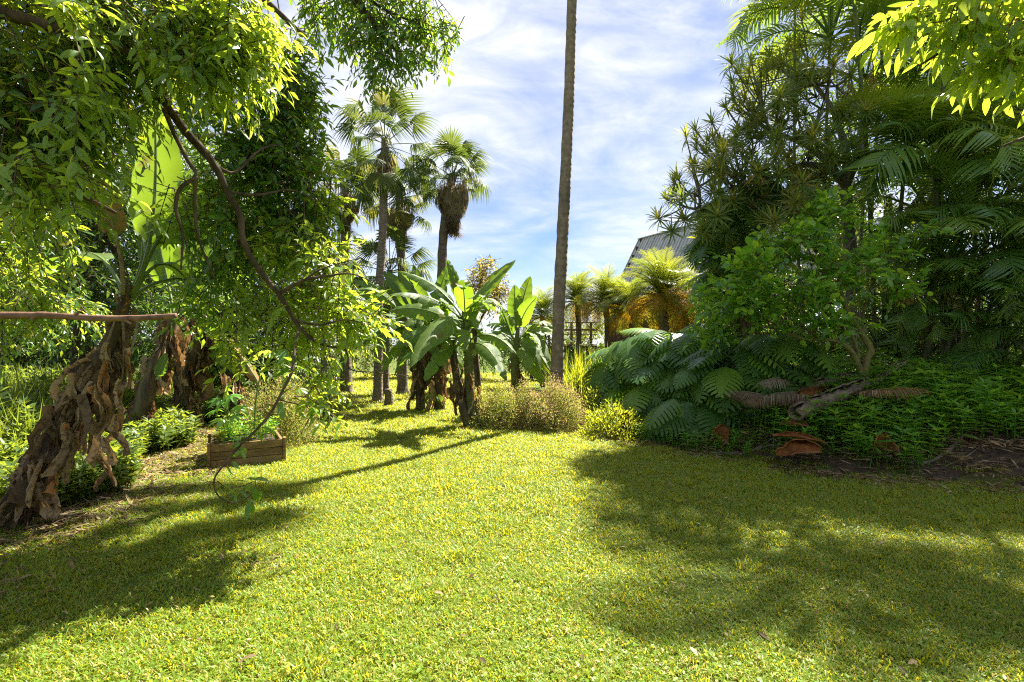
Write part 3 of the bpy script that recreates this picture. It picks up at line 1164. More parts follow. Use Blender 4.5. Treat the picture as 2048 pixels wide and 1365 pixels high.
def limb_tree():
    r = np.random.default_rng(32)
    th = Thing('drooping_tree', 'tree with a long dark limb drooping across the lawn edge and ending in bare twigs', 'tree', (-4.4, 3.2, 0))
    world_limb(th, [(-4.4, 3.2, -.1), (-4.3, 3.2, 1.5), (-4.1, 3.2, 3.0), (-3.7, 3.3, 4.3), (-3.0, 3.8, 5.6)], (.2, .18, .15, .12, .08), M['bark'], 'trunk', 10)
    world_limb(th, [(-4.0, 3.2, 3.3), (-3.4, 3.2, 3.7), (-2.8, 3.3, 3.6), tuple(P(300, 130, 3.4))], (.09, .075, .06, .045), M['bark'])
    limb(th, [(300, 130, 3.4, 0.0324), (325, 190, 3.42, 0.0310), (365, 255, 3.45, 0.0288), (400, 295, 3.5, 0.0266), (430, 332, 3.5, 0.0245), (455, 385, 3.55, 0.0223), (480, 432, 3.6, 0.0216), (485, 475, 3.6, 0.0202), (500, 512, 3.65, 0.0202), (530, 556, 3.7, 0.0187),
              (560, 592, 3.75, 0.0180), (590, 642, 3.8, 0.0158), (612, 668, 3.85, 0.0137), (645, 690, 3.9, 0.0101), (692, 702, 3.95, 0.0079), (700, 738, 4.0, 0.0058), (745, 745, 4.0, 0.0043), (818, 752, 4.05, 0.0029)], M['bark'], 9, label='long dark drooping limb')
    limb(th, [(312, 175, 3.42, .017), (345, 260, 3.4, .015), (375, 320, 3.4, .014), (392, 352, 3.4, .012), (360, 378, 3.4, .013), (352, 420, 3.4, .011), (365, 470, 3.4, .009), (362, 540, 3.4, .006)], M['bark'], 7)
    limb(th, [(392, 352, 3.4, .014), (390, 420, 3.45, .011), (398, 480, 3.5, .008), (430, 560, 3.5, .005)], M['bark'], 6)
    limb(th, [(558, 588, 3.75, .014), (590, 570, 3.7, .012), (610, 560, 3.7, .011), (650, 553, 3.7, .009), (700, 548, 3.7, .006), (742, 562, 3.7, .003)], M['bark'], 6)
    limb(th, [(610, 560, 3.7, .009), (640, 540, 3.7, .007), (690, 524, 3.7, .004), (720, 518, 3.7, .003)], M['bark'], 5)
    limb(th, [(430, 332, 3.5, .014), (470, 345, 3.6, .011), (520, 300, 3.8, .009), (560, 290, 4.0, .006)], M['bark'], 6)
    limb(th, [(455, 385, 3.55, .012), (520, 390, 3.8, .010), (580, 380, 4.0, .007), (630, 400, 4.1, .004)], M['bark'], 6)
    limb(th, [(590, 642, 3.8, .011), (640, 650, 3.8, .009), (690, 640, 3.8, .006), (740, 650, 3.8, .003)], M['bark'], 6)
    # hanging twig with a curl at its end
    limb(th, [(600, 655, 3.8, .011), (590, 690, 3.6, .010), (585, 740, 3.5, .010), (566, 780, 3.45, .0095), (540, 828, 3.4, .009), (505, 868, 3.4, .0085), (478, 893, 3.4, .008), (448, 930, 3.4, .0065), (430, 955, 3.4, .006), (429, 978, 3.4, .005), (443, 998, 3.4, .0045), (468, 1006, 3.4, .004), (492, 998, 3.4, .0035), (508, 980, 3.4, .003), (512, 958, 3.4, .002)],
         M['bark'], 7, label='thin hanging twig curled at its end')
    limb(th, [(434, 962, 3.4, .004), (452, 974, 3.4, .0035), (480, 974, 3.4, .003), (510, 962, 3.4, .002)], M['bark'], 5)
    limb(th, [(697, 735, 4.0, .006), (692, 770, 4.0, .005), (705, 790, 4.0, .004), (740, 805, 4.0, .002)], M['bark'], 5)
    limb(th, [(560, 800, 3.45, .006), (600, 810, 3.45, .004), (640, 815, 3.45, .002)], M['bark'], 5)
    # limb over the top of the picture
    world_limb(th, [(-3.6, 3.4, 4.5), (-2.6, 4.2, 5.4), (-1.9, 4.7, 5.3), (-1.5, 4.8, 4.75), (-1.1, 4.9, 4.3)], (.09, .07, .05, .03, .012), M['bark'])
    limb(th, [(640, -120, 4.7, .035), (700, -20, 4.8, .025), (760, 60, 4.85, .015), (790, 130, 4.9, .006)], M['bark'], 7)
    limb(th, [(690, -40, 4.8, .02), (770, 20, 4.85, .012), (850, 50, 4.9, .008), (905, 60, 4.9, .003)], M['bark'], 6)
    limb(th, [(552, -20, 4.7, .006), (565, 40, 4.7, .006), (600, 60, 4.75, .005), (632, 72, 4.8, .003)], M['bark'], 5)
    # glossy darker leaves high on the limb and against the sky
    blobs = [(590, 120, 4.5, 45, 70, .3, 30), (585, 230, 4.5, 55, 120, .45, 120), (560, 350, 4.4, 95, 90, .45, 125), (480, 300, 4.3, 80, 110, .4, 70), (430, 430, 4.3, 90, 90, .4, 60), (600, 440, 4.4, 75, 60, .35, 60),
             (520, 170, 4.4, 60, 90, .4, 60), (500, 460, 4.3, 90, 60, .4, 45), (445, 540, 4.4, 80, 60, .35, 40), (420, 620, 4.6, 70, 60, .35, 30), (400, 200, 4.2, 60, 80, .3, 30)]
    p, a = spray_points(blobs, r)
    pos, R, sc, sp = leaf_sprays(p, a, r, .42, 12, .094, .5, .45)
    foliage(th, LEAF, pos, R, sc, M['canopy2'], 150, r=r, name='foliage', fine=LEAF_FINE)
    # lower foliage, light shining through it put into a yellower leaf colour
    blobs = [(575, 500, 4.2, 70, 55, .35, 34), (650, 520, 4.1, 55, 60, .3, 30), (530, 620, 4.2, 80, 60, .35, 34), (640, 600, 4.1, 70, 45, .3, 34), (720, 640, 4.1, 70, 38, .3, 34), (610, 690, 4.3, 70, 45, .3, 20), (690, 610, 4.0, 60, 40, .3, 18),
             (640, 350, 4.4, 40, 40, .25, 14), (480, 690, 4.6, 60, 50, .3, 18), (655, 420, 4.3, 35, 50, .25, 14), (650, 760, 4.2, 40, 30, .25, 9), (648, 812, 3.6, 28, 22, .15, 6)]
    p, a = spray_points(blobs, r)
    a = unit(a + np.array((.3, 0, 0)))
    pos2, R2, sc2, sp2 = leaf_sprays(p, a, r, .38, 11, .095, .35, .35)
    foliage(th, LEAF, pos2, R2, sc2, M['young'], 150, r=r, name='backlit_foliage', fine=LEAF_FINE)
    # spray over the top
    blobs = [(690, 20, 4.9, 90, 60, .4, 70), (790, 20, 4.9, 90, 60, .4, 70), (760, 90, 4.9, 85, 50, .35, 60), (770, 140, 4.9, 55, 30, .25, 22), (850, 60, 4.9, 65, 50, .3, 45), (830, 130, 4.9, 40, 28, .2, 12), (640, 40, 4.9, 40, 45, .25, 18),
             (560, -40, 4.8, 80, 50, .3, 12), (740, -80, 4.9, 200, 60, .5, 60), (896, 60, 4.9, 28, 40, .2, 14)]
    p, a = spray_points(blobs, r)
    a = unit(a + np.array((.1, 0, -.5)))
    pos3, R3, sc3, sp3 = leaf_sprays(p, a, r, .33, 9, .088, .5, .5)
    foliage(th, LEAF, pos3, R3, sc3, M['canopy2'], 0, r=r, name='overhead_foliage')
    # leaves on the hanging twig
    tw = []
    for (px, py, d, n) in [(588, 735, 3.5, 4), (560, 800, 3.45, 5), (520, 850, 3.4, 4), (480, 890, 3.4, 5), (455, 920, 3.4, 4), (470, 985, 3.4, 3), (500, 965, 3.4, 6), (505, 1000, 3.4, 5), (580, 700, 3.6, 4), (620, 812, 3.45, 6)]:
        tw.append((px, py, d, 10, 10, .03, n))
    p, a = spray_points(tw, r)
    n = len(p)
    d = a + r.normal(size=(n, 3)) * .4 + np.array((0, 0, -.35))
    Rt = frames(d, np.array((0, 0, 1.0)) + r.normal(size=(n, 3)) * .5)
    me = build_mesh('leaf', LEAF_FINE[0], LEAF_FINE[1], M['canopy2'])
    for i in range(n):
        th.inst('leaf', me, p[i], Rt[i], .08 + .06 * r.random())
    g = G()
    for s_ in (sp, sp2, sp3):
        g.add(*twig_geo(s_, .004))
    th.part('twigs', g, M['bark'], stuff=True)


def corner_branch():
    r = np.random.default_rng(33)
    th = Thing('overhanging_tree', 'tree whose big glowing yellow green leaves hang into the upper right corner', 'tree', (3.6, 1.4, 0))
    world_limb(th, [(3.6, 1.4, -.1), (3.6, 1.45, 1.4), (3.5, 1.5, 2.8), (3.2, 1.7, 3.8)], (.13, .12, .1, .06), M['bark'], 'trunk', 10)
    world_limb(th, [(3.5, 1.5, 2.7), (2.9, 1.8, 3.1), (2.4, 2.1, 3.05), (2.0, 2.2, 2.85), (1.75, 2.2, 2.7)], (.05, .035, .02, .01, .004), M['bark'])
    world_limb(th, [(3.5, 1.5, 2.4), (3.0, 1.9, 2.6), (2.5, 2.2, 2.5), (2.1, 2.2, 2.35)], (.035, .022, .012, .004), M['bark'])
    blobs = [(1880, 0, 2.15, 75, 30, .2, 26), (1985, 10, 2.15, 80, 45, .25, 30), (1925, 60, 2.15, 55, 30, .2, 12), (1815, 40, 2.15, 22, 22, .1, 10), (2015, 110, 2.1, 50, 26, .2, 14), (1985, 120, 2.1, 25, 14, .1, 5), (2075, 60, 2.1, 50, 90, .25, 26), (2065, 165, 2.1, 25, 22, .1, 5)]
    p, a = spray_points(blobs, r)
    a = unit(a + np.array((-.55, 0, -.25)))
    pos, R, sc, sp = leaf_sprays(p, a, r, .2, 7, .095, .35, .55)
    foliage(th, LEAF_FINE, pos, R, sc, M['young'], 300, r=r, name='foliage', fine=LEAF_FINE)  # yellow glow of light from behind is painted into the leaf colour
    th.part('twigs', G().add(*twig_geo(sp, .003)), M['bark_red'], stuff=True)


left_canopy()
limb_tree()
corner_branch()


# ------------------------------------------------------------------ ordinary trees: trunk, limbs, crown
def back_tree(name, label, cat, base, blobs, mat, leaf, n=8, length=.5, trunk=.16, r=None, group=None, tmpl=LEAF, limbs=4, height=3.0, bark='bark', hang=.4):
    r = r or np.random.default_rng(abs(hash(label)) % 1000)
    th = Thing(name, label, cat, base, group)
    b = np.asarray(base, float)
    top = b + np.array((r.normal() * .3, r.normal() * .2, height))
    world_limb(th, [b - (0, 0, .2), b + (top - b) * .35 + r.normal(size=3) * .08, b + (top - b) * .7 + r.normal(size=3) * .1, top], (trunk, trunk * .85, trunk * .65, trunk * .4), M[bark], 'trunk', 9)
    cs = [P(*x[:3]) for x in blobs]
    for k in range(min(limbs, len(cs))):
        c = cs[k]
        s_ = b + (top - b) * (.5 + .45 * r.random())
        world_limb(th, [s_, s_ * .55 + c * .45 + np.array((0, 0, .15)), c * .85 + s_ * .15, c + r.normal(size=3) * .2], (trunk * .45, trunk * .32, trunk * .2, .012), M[bark], 'branch', 6)
    p, a = spray_points(blobs, r)
    pos, R, sc, sp = leaf_sprays(p, a, r, length, n, leaf, .4, hang)
    foliage(th, tmpl, pos, R, sc, mat, 0, 'crown', r=r)
    th.part('twigs', G().add(*twig_geo(sp, .006)), M[bark], stuff=True)
    return th


def rr_(k):
    return np.random.default_rng(k)


def background_trees():
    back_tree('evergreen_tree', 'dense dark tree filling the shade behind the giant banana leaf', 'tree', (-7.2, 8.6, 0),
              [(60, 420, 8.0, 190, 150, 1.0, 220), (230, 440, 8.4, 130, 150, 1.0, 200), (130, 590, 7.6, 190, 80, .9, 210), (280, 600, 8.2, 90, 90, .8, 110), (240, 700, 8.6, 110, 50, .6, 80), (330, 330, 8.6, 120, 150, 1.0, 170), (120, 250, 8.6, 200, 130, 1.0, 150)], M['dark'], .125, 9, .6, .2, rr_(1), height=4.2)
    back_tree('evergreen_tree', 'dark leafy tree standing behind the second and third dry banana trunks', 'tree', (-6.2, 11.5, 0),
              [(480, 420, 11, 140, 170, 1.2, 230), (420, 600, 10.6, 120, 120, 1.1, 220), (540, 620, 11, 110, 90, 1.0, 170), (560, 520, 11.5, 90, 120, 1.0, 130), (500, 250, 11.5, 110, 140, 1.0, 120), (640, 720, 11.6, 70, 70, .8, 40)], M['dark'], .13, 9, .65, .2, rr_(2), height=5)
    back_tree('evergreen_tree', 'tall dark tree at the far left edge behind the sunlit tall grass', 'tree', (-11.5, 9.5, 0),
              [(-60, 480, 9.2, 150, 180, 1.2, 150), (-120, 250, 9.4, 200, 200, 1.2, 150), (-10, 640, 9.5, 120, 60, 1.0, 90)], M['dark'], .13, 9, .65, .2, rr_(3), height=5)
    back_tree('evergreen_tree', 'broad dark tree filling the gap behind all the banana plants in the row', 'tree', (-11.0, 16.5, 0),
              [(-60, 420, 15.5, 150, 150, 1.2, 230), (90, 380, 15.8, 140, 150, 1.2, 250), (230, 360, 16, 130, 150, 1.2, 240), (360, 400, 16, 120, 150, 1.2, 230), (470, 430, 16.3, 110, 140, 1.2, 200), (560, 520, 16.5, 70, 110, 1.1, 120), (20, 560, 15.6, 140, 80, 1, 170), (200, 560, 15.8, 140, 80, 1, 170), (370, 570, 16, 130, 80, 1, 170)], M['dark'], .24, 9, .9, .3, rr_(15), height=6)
    back_tree('hedge_bush', 'dark green shrub bank behind the sunlit tall grass at the left edge', 'bush', (-13.5, 14.0, 0),
              [(-100, 690, 12.5, 160, 70, 1.0, 260), (60, 700, 12.8, 120, 65, 1.0, 260), (180, 715, 13, 110, 60, 1.0, 240), (-60, 620, 12.8, 140, 60, 1, 160), (100, 630, 13, 120, 50, 1, 180)], M['dark'], .15, 9, .6, .1, rr_(12), height=1.2)
    back_tree('hedge_bush', 'dark green shrub bank closing the view behind the planter box bush', 'bush', (-6.9, 14.5, 0),
              [(300, 715, 13.5, 110, 60, .9, 230), (420, 720, 13.8, 100, 60, .9, 230), (530, 725, 14.2, 90, 55, .9, 230), (620, 730, 15.5, 60, 45, .8, 130), (360, 640, 13.6, 120, 50, .9, 160), (500, 650, 14, 100, 50, .9, 170)], M['dark'], .15, 9, .6, .1, rr_(13), height=1.2)
    back_tree('shade_tree', 'dark tree with loose foliage close behind the spiky tufted limbs', 'tree', (8.2, 13.2, .9),
              [(1590, 340, 12.2, 80, 80, .7, 90), (1690, 260, 12.2, 90, 100, .8, 120), (1540, 430, 12.0, 70, 50, .6, 60), (1760, 180, 12.2, 80, 100, .8, 110), (1650, 430, 12.0, 90, 60, .7, 110), (1480, 470, 12.2, 50, 40, .5, 40), (1850, 260, 12, 90, 110, .8, 110)], M['dark'], .15, 9, .7, .16, rr_(16), height=4.2)
    back_tree('shade_bush', 'dark shrub bank behind the slender palm canes at the right end', 'bush', (10.5, 13.2, .9),
              [(1640, 690, 12.6, 110, 60, .8, 230), (1760, 690, 12.4, 100, 70, .8, 260), (1880, 690, 12.2, 100, 70, .8, 260), (2000, 690, 12.0, 100, 70, .8, 260), (2110, 680, 12.0, 90, 90, .8, 200), (1830, 600, 12.6, 150, 50, .8, 200), (1990, 590, 12.2, 150, 60, .8, 200)], M['dark'], .15, 9, .6, .1, rr_(14), height=1.4)
    back_tree('round_tree', 'fine leaved green tree beside the leftmost tall fan palm', 'tree', (-6.9, 19.0, 0),
              [(680, 560, 18.5, 60, 60, 1.2, 170), (640, 600, 18.5, 60, 80, 1.2, 150), (720, 610, 18.8, 55, 70, 1.2, 150), (690, 490, 18.5, 28, 25, .6, 45), (600, 560, 19, 60, 90, 1.2, 110)], M['spirea'], .12, 9, .6, .22, rr_(4), height=3.4)
    back_tree('bronze_tree', 'bronze and orange leaved tree rising behind the middle banana plants', 'tree', (-1.1, 17.0, 0),
              [(972, 560, 17, 48, 38, .9, 130), (960, 600, 17, 45, 40, .9, 80), (1000, 590, 17, 35, 35, .8, 70), (970, 530, 17, 22, 18, .5, 30)], M['autumn'], .14, 8, .5, .12, rr_(5), height=2.8, tmpl=LEAF_LONG)
    back_tree('hedge_tree', 'light green bushy tree closing the far end of the lawn', 'tree', (-7.4, 23.0, 0),
              [(660, 700, 21.5, 80, 60, 1.2, 240), (720, 690, 22, 55, 75, 1.2, 200), (600, 690, 20.5, 70, 70, 1.2, 170), (640, 640, 22, 70, 60, 1.2, 120)], M['spirea'], .15, 8, .6, .2, rr_(6), height=2.2)
    back_tree('hedge_tree', 'green bushy tree behind the middle banana plants and far palm trunks', 'tree', (-4.4, 23.5, 0),
              [(810, 690, 22.5, 70, 70, 1.2, 240), (880, 680, 22.5, 60, 65, 1.2, 190), (760, 640, 23, 50, 60, 1.0, 110), (850, 630, 23, 60, 50, 1.0, 120), (950, 700, 22, 60, 40, 1.0, 190), (1020, 705, 21, 50, 35, 1.0, 170), (910, 660, 22.5, 60, 40, 1.0, 120)], M['dark'], .16, 8, .6, .2, rr_(7), height=2.4)
    back_tree('hedge_tree', 'low dark bush behind the tall palm trunk and below the timber railing', 'bush', (1.8, 17.0, .3),
              [(1120, 715, 16.5, 70, 25, .8, 150), (1060, 700, 17, 60, 50, 1, 160), (1190, 705, 17, 60, 22, .8, 110)], M['dark'], .13, 8, .45, .08, rr_(8), height=.7)
    back_tree('far_tree', 'distant pale green tree seen through the timber railing', 'tree', (5.5, 44.0, 0),
              [(1150, 668, 42, 45, 22, 2.5, 160), (1110, 640, 43, 40, 16, 2.0, 80), (1195, 655, 43, 25, 16, 2, 60)], M['spirea'], .3, 8, .9, .2, rr_(9), height=1.6)
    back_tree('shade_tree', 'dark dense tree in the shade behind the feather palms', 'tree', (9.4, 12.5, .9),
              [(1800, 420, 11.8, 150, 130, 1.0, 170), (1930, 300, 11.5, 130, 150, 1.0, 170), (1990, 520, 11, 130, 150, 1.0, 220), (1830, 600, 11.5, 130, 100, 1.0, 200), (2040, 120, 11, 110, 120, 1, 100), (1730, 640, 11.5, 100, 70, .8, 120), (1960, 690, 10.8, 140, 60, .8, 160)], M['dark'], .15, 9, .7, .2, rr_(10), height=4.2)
    back_tree('shade_tree', 'dark leafy tree between the sword leaf tree and the house', 'tree', (6.2, 13.0, .9),
              [(1560, 560, 12.3, 100, 90, .8, 120), (1480, 620, 12.5, 110, 80, .8, 130), (1640, 600, 12, 100, 90, .8, 120), (1600, 700, 11.5, 140, 50, .7, 150)], M['dark'], .14, 9, .6, .15, rr_(11), height=3.0)


background_trees()


# ------------------------------------------------------------------ banana plants
def banana_leaf(th, base, tip, width, sag=.25, face=(0, -.4, 1), petiole=.18, fold=.3, mat='banana', seed=0, tear=.35, label=None, curl_end=.0, ctrl=None, twist=0.0):
    """one big leaf: stalk, midrib and two halves torn along the side veins"""
    r = np.random.default_rng(seed + 500)
    b, t = np.asarray(base, float), np.asarray(tip, float)
    L = np.linalg.norm(t - b)
    c = (b + t) / 2 + np.array((0, 0, sag * L)) if ctrl is None else np.asarray(ctrl, float)
    n = 22
    s = np.linspace(0, 1, n)[:, None]
    mid = (1 - s) ** 2 * b + 2 * s * (1 - s) * c + s * s * t
    T = unit(np.gradient(mid, axis=0))
    fc = np.tile(np.asarray(face, float), (n, 1))
    X = unit(np.cross(T, fc))
    N = np.cross(X, T)
    tw = twist * s
    X, N = X * np.cos(tw) + N * np.sin(tw), N * np.cos(tw) - X * np.sin(tw)
    g = G()
    i0 = int(petiole * n)
    # midrib and stalk
    rad = np.interp(s[:, 0], (0, petiole, 1), (.022, .016, .003)) * (.6 + .4 * min(width / .5, 1.3))
    mv, mt = tube(mid - N * .006, rad, 6)
    u = (s[i0:, 0] - s[i0, 0]) / (1 - s[i0, 0])
    prof = np.sin(PI * np.clip(u, 0, 1) ** .75) ** .55 * (1 - .25 * u)
    prof[-1] = 0.02
    prof[0] = .05
    m = len(u)
    for side in (-1, 1):
        start = 0
        while start < m - 1:
            end = m - 1
            for k in range(start + 2, m - 1):
                if r.random() < tear * .75:
                    end = k
                    break
            ks = np.arange(start, end + 1)
            # a torn piece bends on its own
            dr = r.normal() * .26 * (tear > .05)
            wv = []
            uvs = []
            for q in (0.0, .35, .7, 1.0):
                w = width / 2 * prof[ks] * q
                fwd = (.18 * q * q * width / 2) * (1 - .2 * u[ks])
                if start > 0:
                    w[0] *= 1 - .22 * q * r.random()
                if end < m - 1:
                    w[-1] *= 1 - .22 * q * r.random()
                up_ = np.sin(fold) * w - (.55 * q * q) * w * (.35 + curl_end) + dr * w * q + .012 * np.sin(ks * 2.3 + side) * q
                pts = mid[i0 + ks] + X[i0 + ks] * (side * np.cos(fold) * w)[:, None] + N[i0 + ks] * up_[:, None] + T[i0 + ks] * fwd[:, None]
                if start > 0:
                    pts[0] += T[i0 + ks[0]] * .014 * q
                wv.append(pts)
                uvs.append(np.column_stack((np.full(len(ks), side * q), u[ks] * L)))
            tr = grid_tris(4, len(ks))
            g.add(np.concatenate(wv), tr if side < 0 else tr[:, ::-1], r.random() * .12, np.concatenate(uvs))
            start = end
    o = th.part('leaf', g, M[mat], uv=True, label=label)
    th.part('midrib', (mv, mt, .5), M['stalk'] if mat == 'banana' else M['dry'], parent=o).matrix_basis = Matrix()
    return o


def px_leaf(th, b, t, w, d0, d1, **k):
    """leaf from pixel b at distance d0 to pixel t at distance d1, w in pixels"""
    c = k.pop('c', None)
    if c is not None:
        k['ctrl'] = P(c[0], c[1], (d0 + d1) / 2)
    return banana_leaf(th, P(*b, d0), P(*t, d1), w / F * (d0 + d1) / 2, **k)


def more_leaves(th, px, py, d, n, r, seed, lmin=1.1, lmax=1.8):
    s = P(px, py, d)
    for j in range(n):
        a = j * 2.39996 + seed + r.normal() * .3
        L = lmin + (lmax - lmin) * r.random()
        h = np.array((math.cos(a), math.sin(a) * .8, 0))
        up = r.random()
        tip = s + h * L * (.75 - .35 * up) + np.array((0, 0, L * (-.45 + 1.1 * up)))
        ctl = s + h * L * .35 + np.array((0, 0, L * (.42 + .25 * up)))
        banana_leaf(th, s - np.array((0, 0, .12 * r.random())), tip, .27 + .14 * r.random(), ctrl=ctl, face=(-h[0] * up, -h[1] * up - .15, 1 - .6 * up), petiole=.2, fold=.15 - .4 * r.random() * (1 - up), seed=seed * 37 + j, tear=.25 + .4 * r.random())


def dry_variants(n=12):
    r = np.random.default_rng(77)
    out = []
    for k in range(n):
        R_, C_ = 9, 6
        y = np.linspace(0, 1, R_)[:, None] * np.ones((1, C_))
        x = np.linspace(-.5, .5, C_)[None] * np.ones((R_, 1))
        prof = np.interp(y, (0, .12, .5, .88, 1), ((.5, .8, 1, .9, .6), (.2, .7, 1, 1, .8), (.2, .6, 1, .6, .15))[k % 3]) * (.10, .27, .19)[k % 3]
        jag = 1 + (r.random((R_, C_)) - .5) * .75
        xx = x * prof * jag
        zz = .12 * np.sin(x * 7 + k) * prof / .46 + (r.random((R_, C_)) - .5) * .09 + .16 * np.sin(y * 3 + k) + (.5 + .8 * r.random()) * (x * x) * .5
        yy = y + (r.random((R_, C_)) - .5) * .05 + .10 * (r.random((1, C_)) - .5) * y
        a = 3.0 * (r.random() - .5) * y
        v = np.stack((xx * np.cos(a) - zz * np.sin(a), yy, xx * np.sin(a) + zz * np.cos(a)), -1).reshape(-1, 3)
        out.append(build_mesh('dry_leaf', v, grid_tris(R_, C_), M['dry'], r.random(R_ * C_) * .05, None, k % 2 == 0))
    return out


DRY = dry_variants()


def dry_skirt(th, path, n, r, smin=.35, smax=.75, out=.25, t0=.1, t1=.95, spread=.1, along=.3):
    """withered leaves hanging along a banana trunk"""
    p = np.asarray(path)
    for k in range(n):
        t = t0 + (t1 - t0) * r.random()
        i = t * (len(p) - 1)
        a = int(i)
        c = p[a] + (p[min(a + 1, len(p) - 1)] - p[a]) * (i - a)
        an = r.random() * 2 * PI
        h = np.array((math.cos(an), math.sin(an), 0))
        tg = unit(p[min(a + 1, len(p) - 1)] - p[max(a - 1, 0)])
        al = along * r.random()
        d = np.array((0, 0, -1.0)) * (1 - al) - tg * al + h * out * (.2 + r.random() * 1.2) + r.normal(size=3) * .12
        pos = c + h * spread * (.6 + .8 * r.random())
        s_ = smin + (smax - smin) * r.random()
        s_ = min(s_, max(.12, (pos[2] - .03) * 1.05))
        R = frames(d[None], (h + r.normal(size=3) * .5)[None])[0]
        th.inst('dry_leaf', DRY[r.integers(len(DRY))], pos, R * np.array((.45 + .7 * r.random(), 1, 1)), s_)


def bananas_left():
    r = np.random.default_rng(41)
    # the near leaning one
    th = Thing('banana_plant', 'nearest leaning banana plant with a thick dry leaf skirt and one giant upright leaf', 'banana plant', P(30, 1075, 4.2) * (1, 1, 0))
    st = [(-10, 1090, 4.2, .11), (60, 960, 4.25, .095), (130, 840, 4.35, .08), (195, 730, 4.45, .066), (235, 650, 4.55, .054), (250, 605, 4.6, .046), (258, 570, 4.6, .035)]
    p, rad = pix_path(st)
    th.part('trunk', tube(p, rad, 12, .1, seed=1), M['stem_dark'])
    dry_skirt(th, p, 120, r, .2, .5, .22, .02, .56, .055, .8)
    dry_skirt(th, p, 14, r, .25, .5, .1, .5, .72, .03, .3)
    dry_skirt(th, p, 8, r, .15, .28, .1, .7, .92, .04)
    # a wider heap of hanging leaves on the right side of the lean
    q, _ = pix_path([(120, 900, 4.2, 1), (170, 820, 4.25, 1), (215, 740, 4.35, 1), (250, 660, 4.5, 1)])
    dry_skirt(th, q, 18, r, .2, .45, .12, 0, .9, .05)
    for (x0, y0, x1, y1) in ((212, 640, 222, 800), (246, 640, 244, 760), (230, 640, 190, 740), (275, 640, 262, 700)):
        limb(th, [(x0, y0, 4.5, .012), ((x0 + x1) / 2 + 3, (y0 + y1) / 2, 4.45, .010), (x1, y1, 4.42, .006)], M['dry'], 5, 'dry_stalk')
    for k in range(9):
        s_ = k / 8
        R = frames(np.array([(r.normal() * .25, -.1, -1.0)]), np.array([(r.normal() * .6, -1, .2)]))[0]
        th.inst('dry_leaf', DRY[r.integers(len(DRY))], P(246 - 40 * s_ + r.normal() * 5, 760 + 180 * s_, 4.4), R, .2 + .12 * r.random())
    px_leaf(th, (262, 590), (306, 175), 128, 4.6, 4.75, c=(330, 470), face=(-.10, -1, .15), petiole=.36, fold=.12, seed=1, tear=.03, label='giant upright light green leaf')
    px_leaf(th, (268, 590), (410, 380), 120, 4.65, 4.9, c=(300, 470), face=(.2, -1, .25), petiole=.45, fold=.05, seed=2, tear=.10)
    px_leaf(th, (246, 590), (148, 315), 62, 4.55, 4.5, c=(250, 440), face=(.5, -.8, .2), petiole=.40, fold=.15, mat='banana_dry', seed=3, tear=.45, label='half withered brown striped leaf')
    px_leaf(th, (258, 590), (225, 365), 46, 4.65, 5.1, c=(330, 470), face=(.4, .3, 1), petiole=.45, fold=-.1, seed=4, tear=.1)
    px_leaf(th, (264, 595), (420, 640), 80, 4.6, 5.2, c=(330, 440), face=(0, .2, 1), petiole=.3, fold=.1, seed=5, tear=.3)
    px_leaf(th, (262, 600), (500, 590), 70, 4.6, 5.6, c=(330, 520), face=(0, -.3, 1), petiole=.45, fold=.1, seed=6, tear=.3)
    px_leaf(th, (250, 600), (60, 560), 80, 4.6, 5.4, c=(200, 430), face=(0, -.3, 1), petiole=.3, fold=-.2, seed=7, tear=.3)
    # second
    b2 = P(262, 888, 7.5) * (1, 1, 0)
    th = Thing('banana_plant', 'second banana plant in the row, shaggy brown trunk with a single small green sucker leaf', 'banana plant', b2)
    p, rad = pix_path([(252, 900, 7.5, .14), (280, 820, 7.5, .13), (310, 740, 7.6, .12), (335, 680, 7.7, .10), (348, 630, 7.7, .07)])
    th.part('trunk', tube(p, rad, 10, .1, seed=2), M['stem_dark'])
    dry_skirt(th, p, 84, r, .2, .5, .14, .06, 1.0, .09)
    px_leaf(th, (312, 760), (332, 708), 28, 7.3, 7.3, face=(.2, -1, .3), petiole=.1, fold=.1, seed=11, tear=.02, sag=0, label='small bright green sucker leaf')
    px_leaf(th, (348, 635), (300, 430), 90, 7.7, 8.2, c=(330, 520), face=(0, -1, .3), seed=12, petiole=.3)
    px_leaf(th, (348, 635), (430, 470), 85, 7.7, 8.0, c=(390, 500), face=(0, -1, .5), seed=13, petiole=.3)
    px_leaf(th, (350, 640), (480, 620), 80, 7.7, 7.9, c=(420, 540), face=(0, -.4, 1), seed=14, petiole=.25)
    # third
    b3 = P(362, 855, 9.2) * (1, 1, 0)
    th = Thing('banana_plant', 'third banana plant in the row, upright trunk wrapped in pale curled dry leaves', 'banana plant', b3)
    p, rad = pix_path([(358, 862, 9.2, .15), (370, 790, 9.2, .14), (385, 720, 9.2, .13), (400, 660, 9.3, .11), (405, 620, 9.3, .07)])
    th.part('trunk', tube(p, rad, 10, .1, seed=3), M['stem_dark'])
    dry_skirt(th, p, 80, r, .25, .7, .2, .12, 1.0, .13)
    px_leaf(th, (405, 640), (520, 770), 50, 9.3, 8.6, c=(470, 680), face=(.2, -.4, 1), seed=21, petiole=.2, fold=-.5, mat='banana_dry', tear=.6, label='torn withered leaf drooping to the ground')
    px_leaf(th, (405, 690), (490, 765), 34, 9.2, 8.7, c=(450, 700), face=(.2, -.4, 1), seed=22, petiole=.2, fold=-.4, tear=.6)
    px_leaf(th, (405, 630), (470, 520), 90, 9.3, 9.6, c=(420, 560), face=(0, -1, .4), seed=23, petiole=.25)
    px_leaf(th, (400, 630), (350, 530), 80, 9.3, 9.8, c=(380, 560), face=(0, -1, .4), seed=24, petiole=.25)
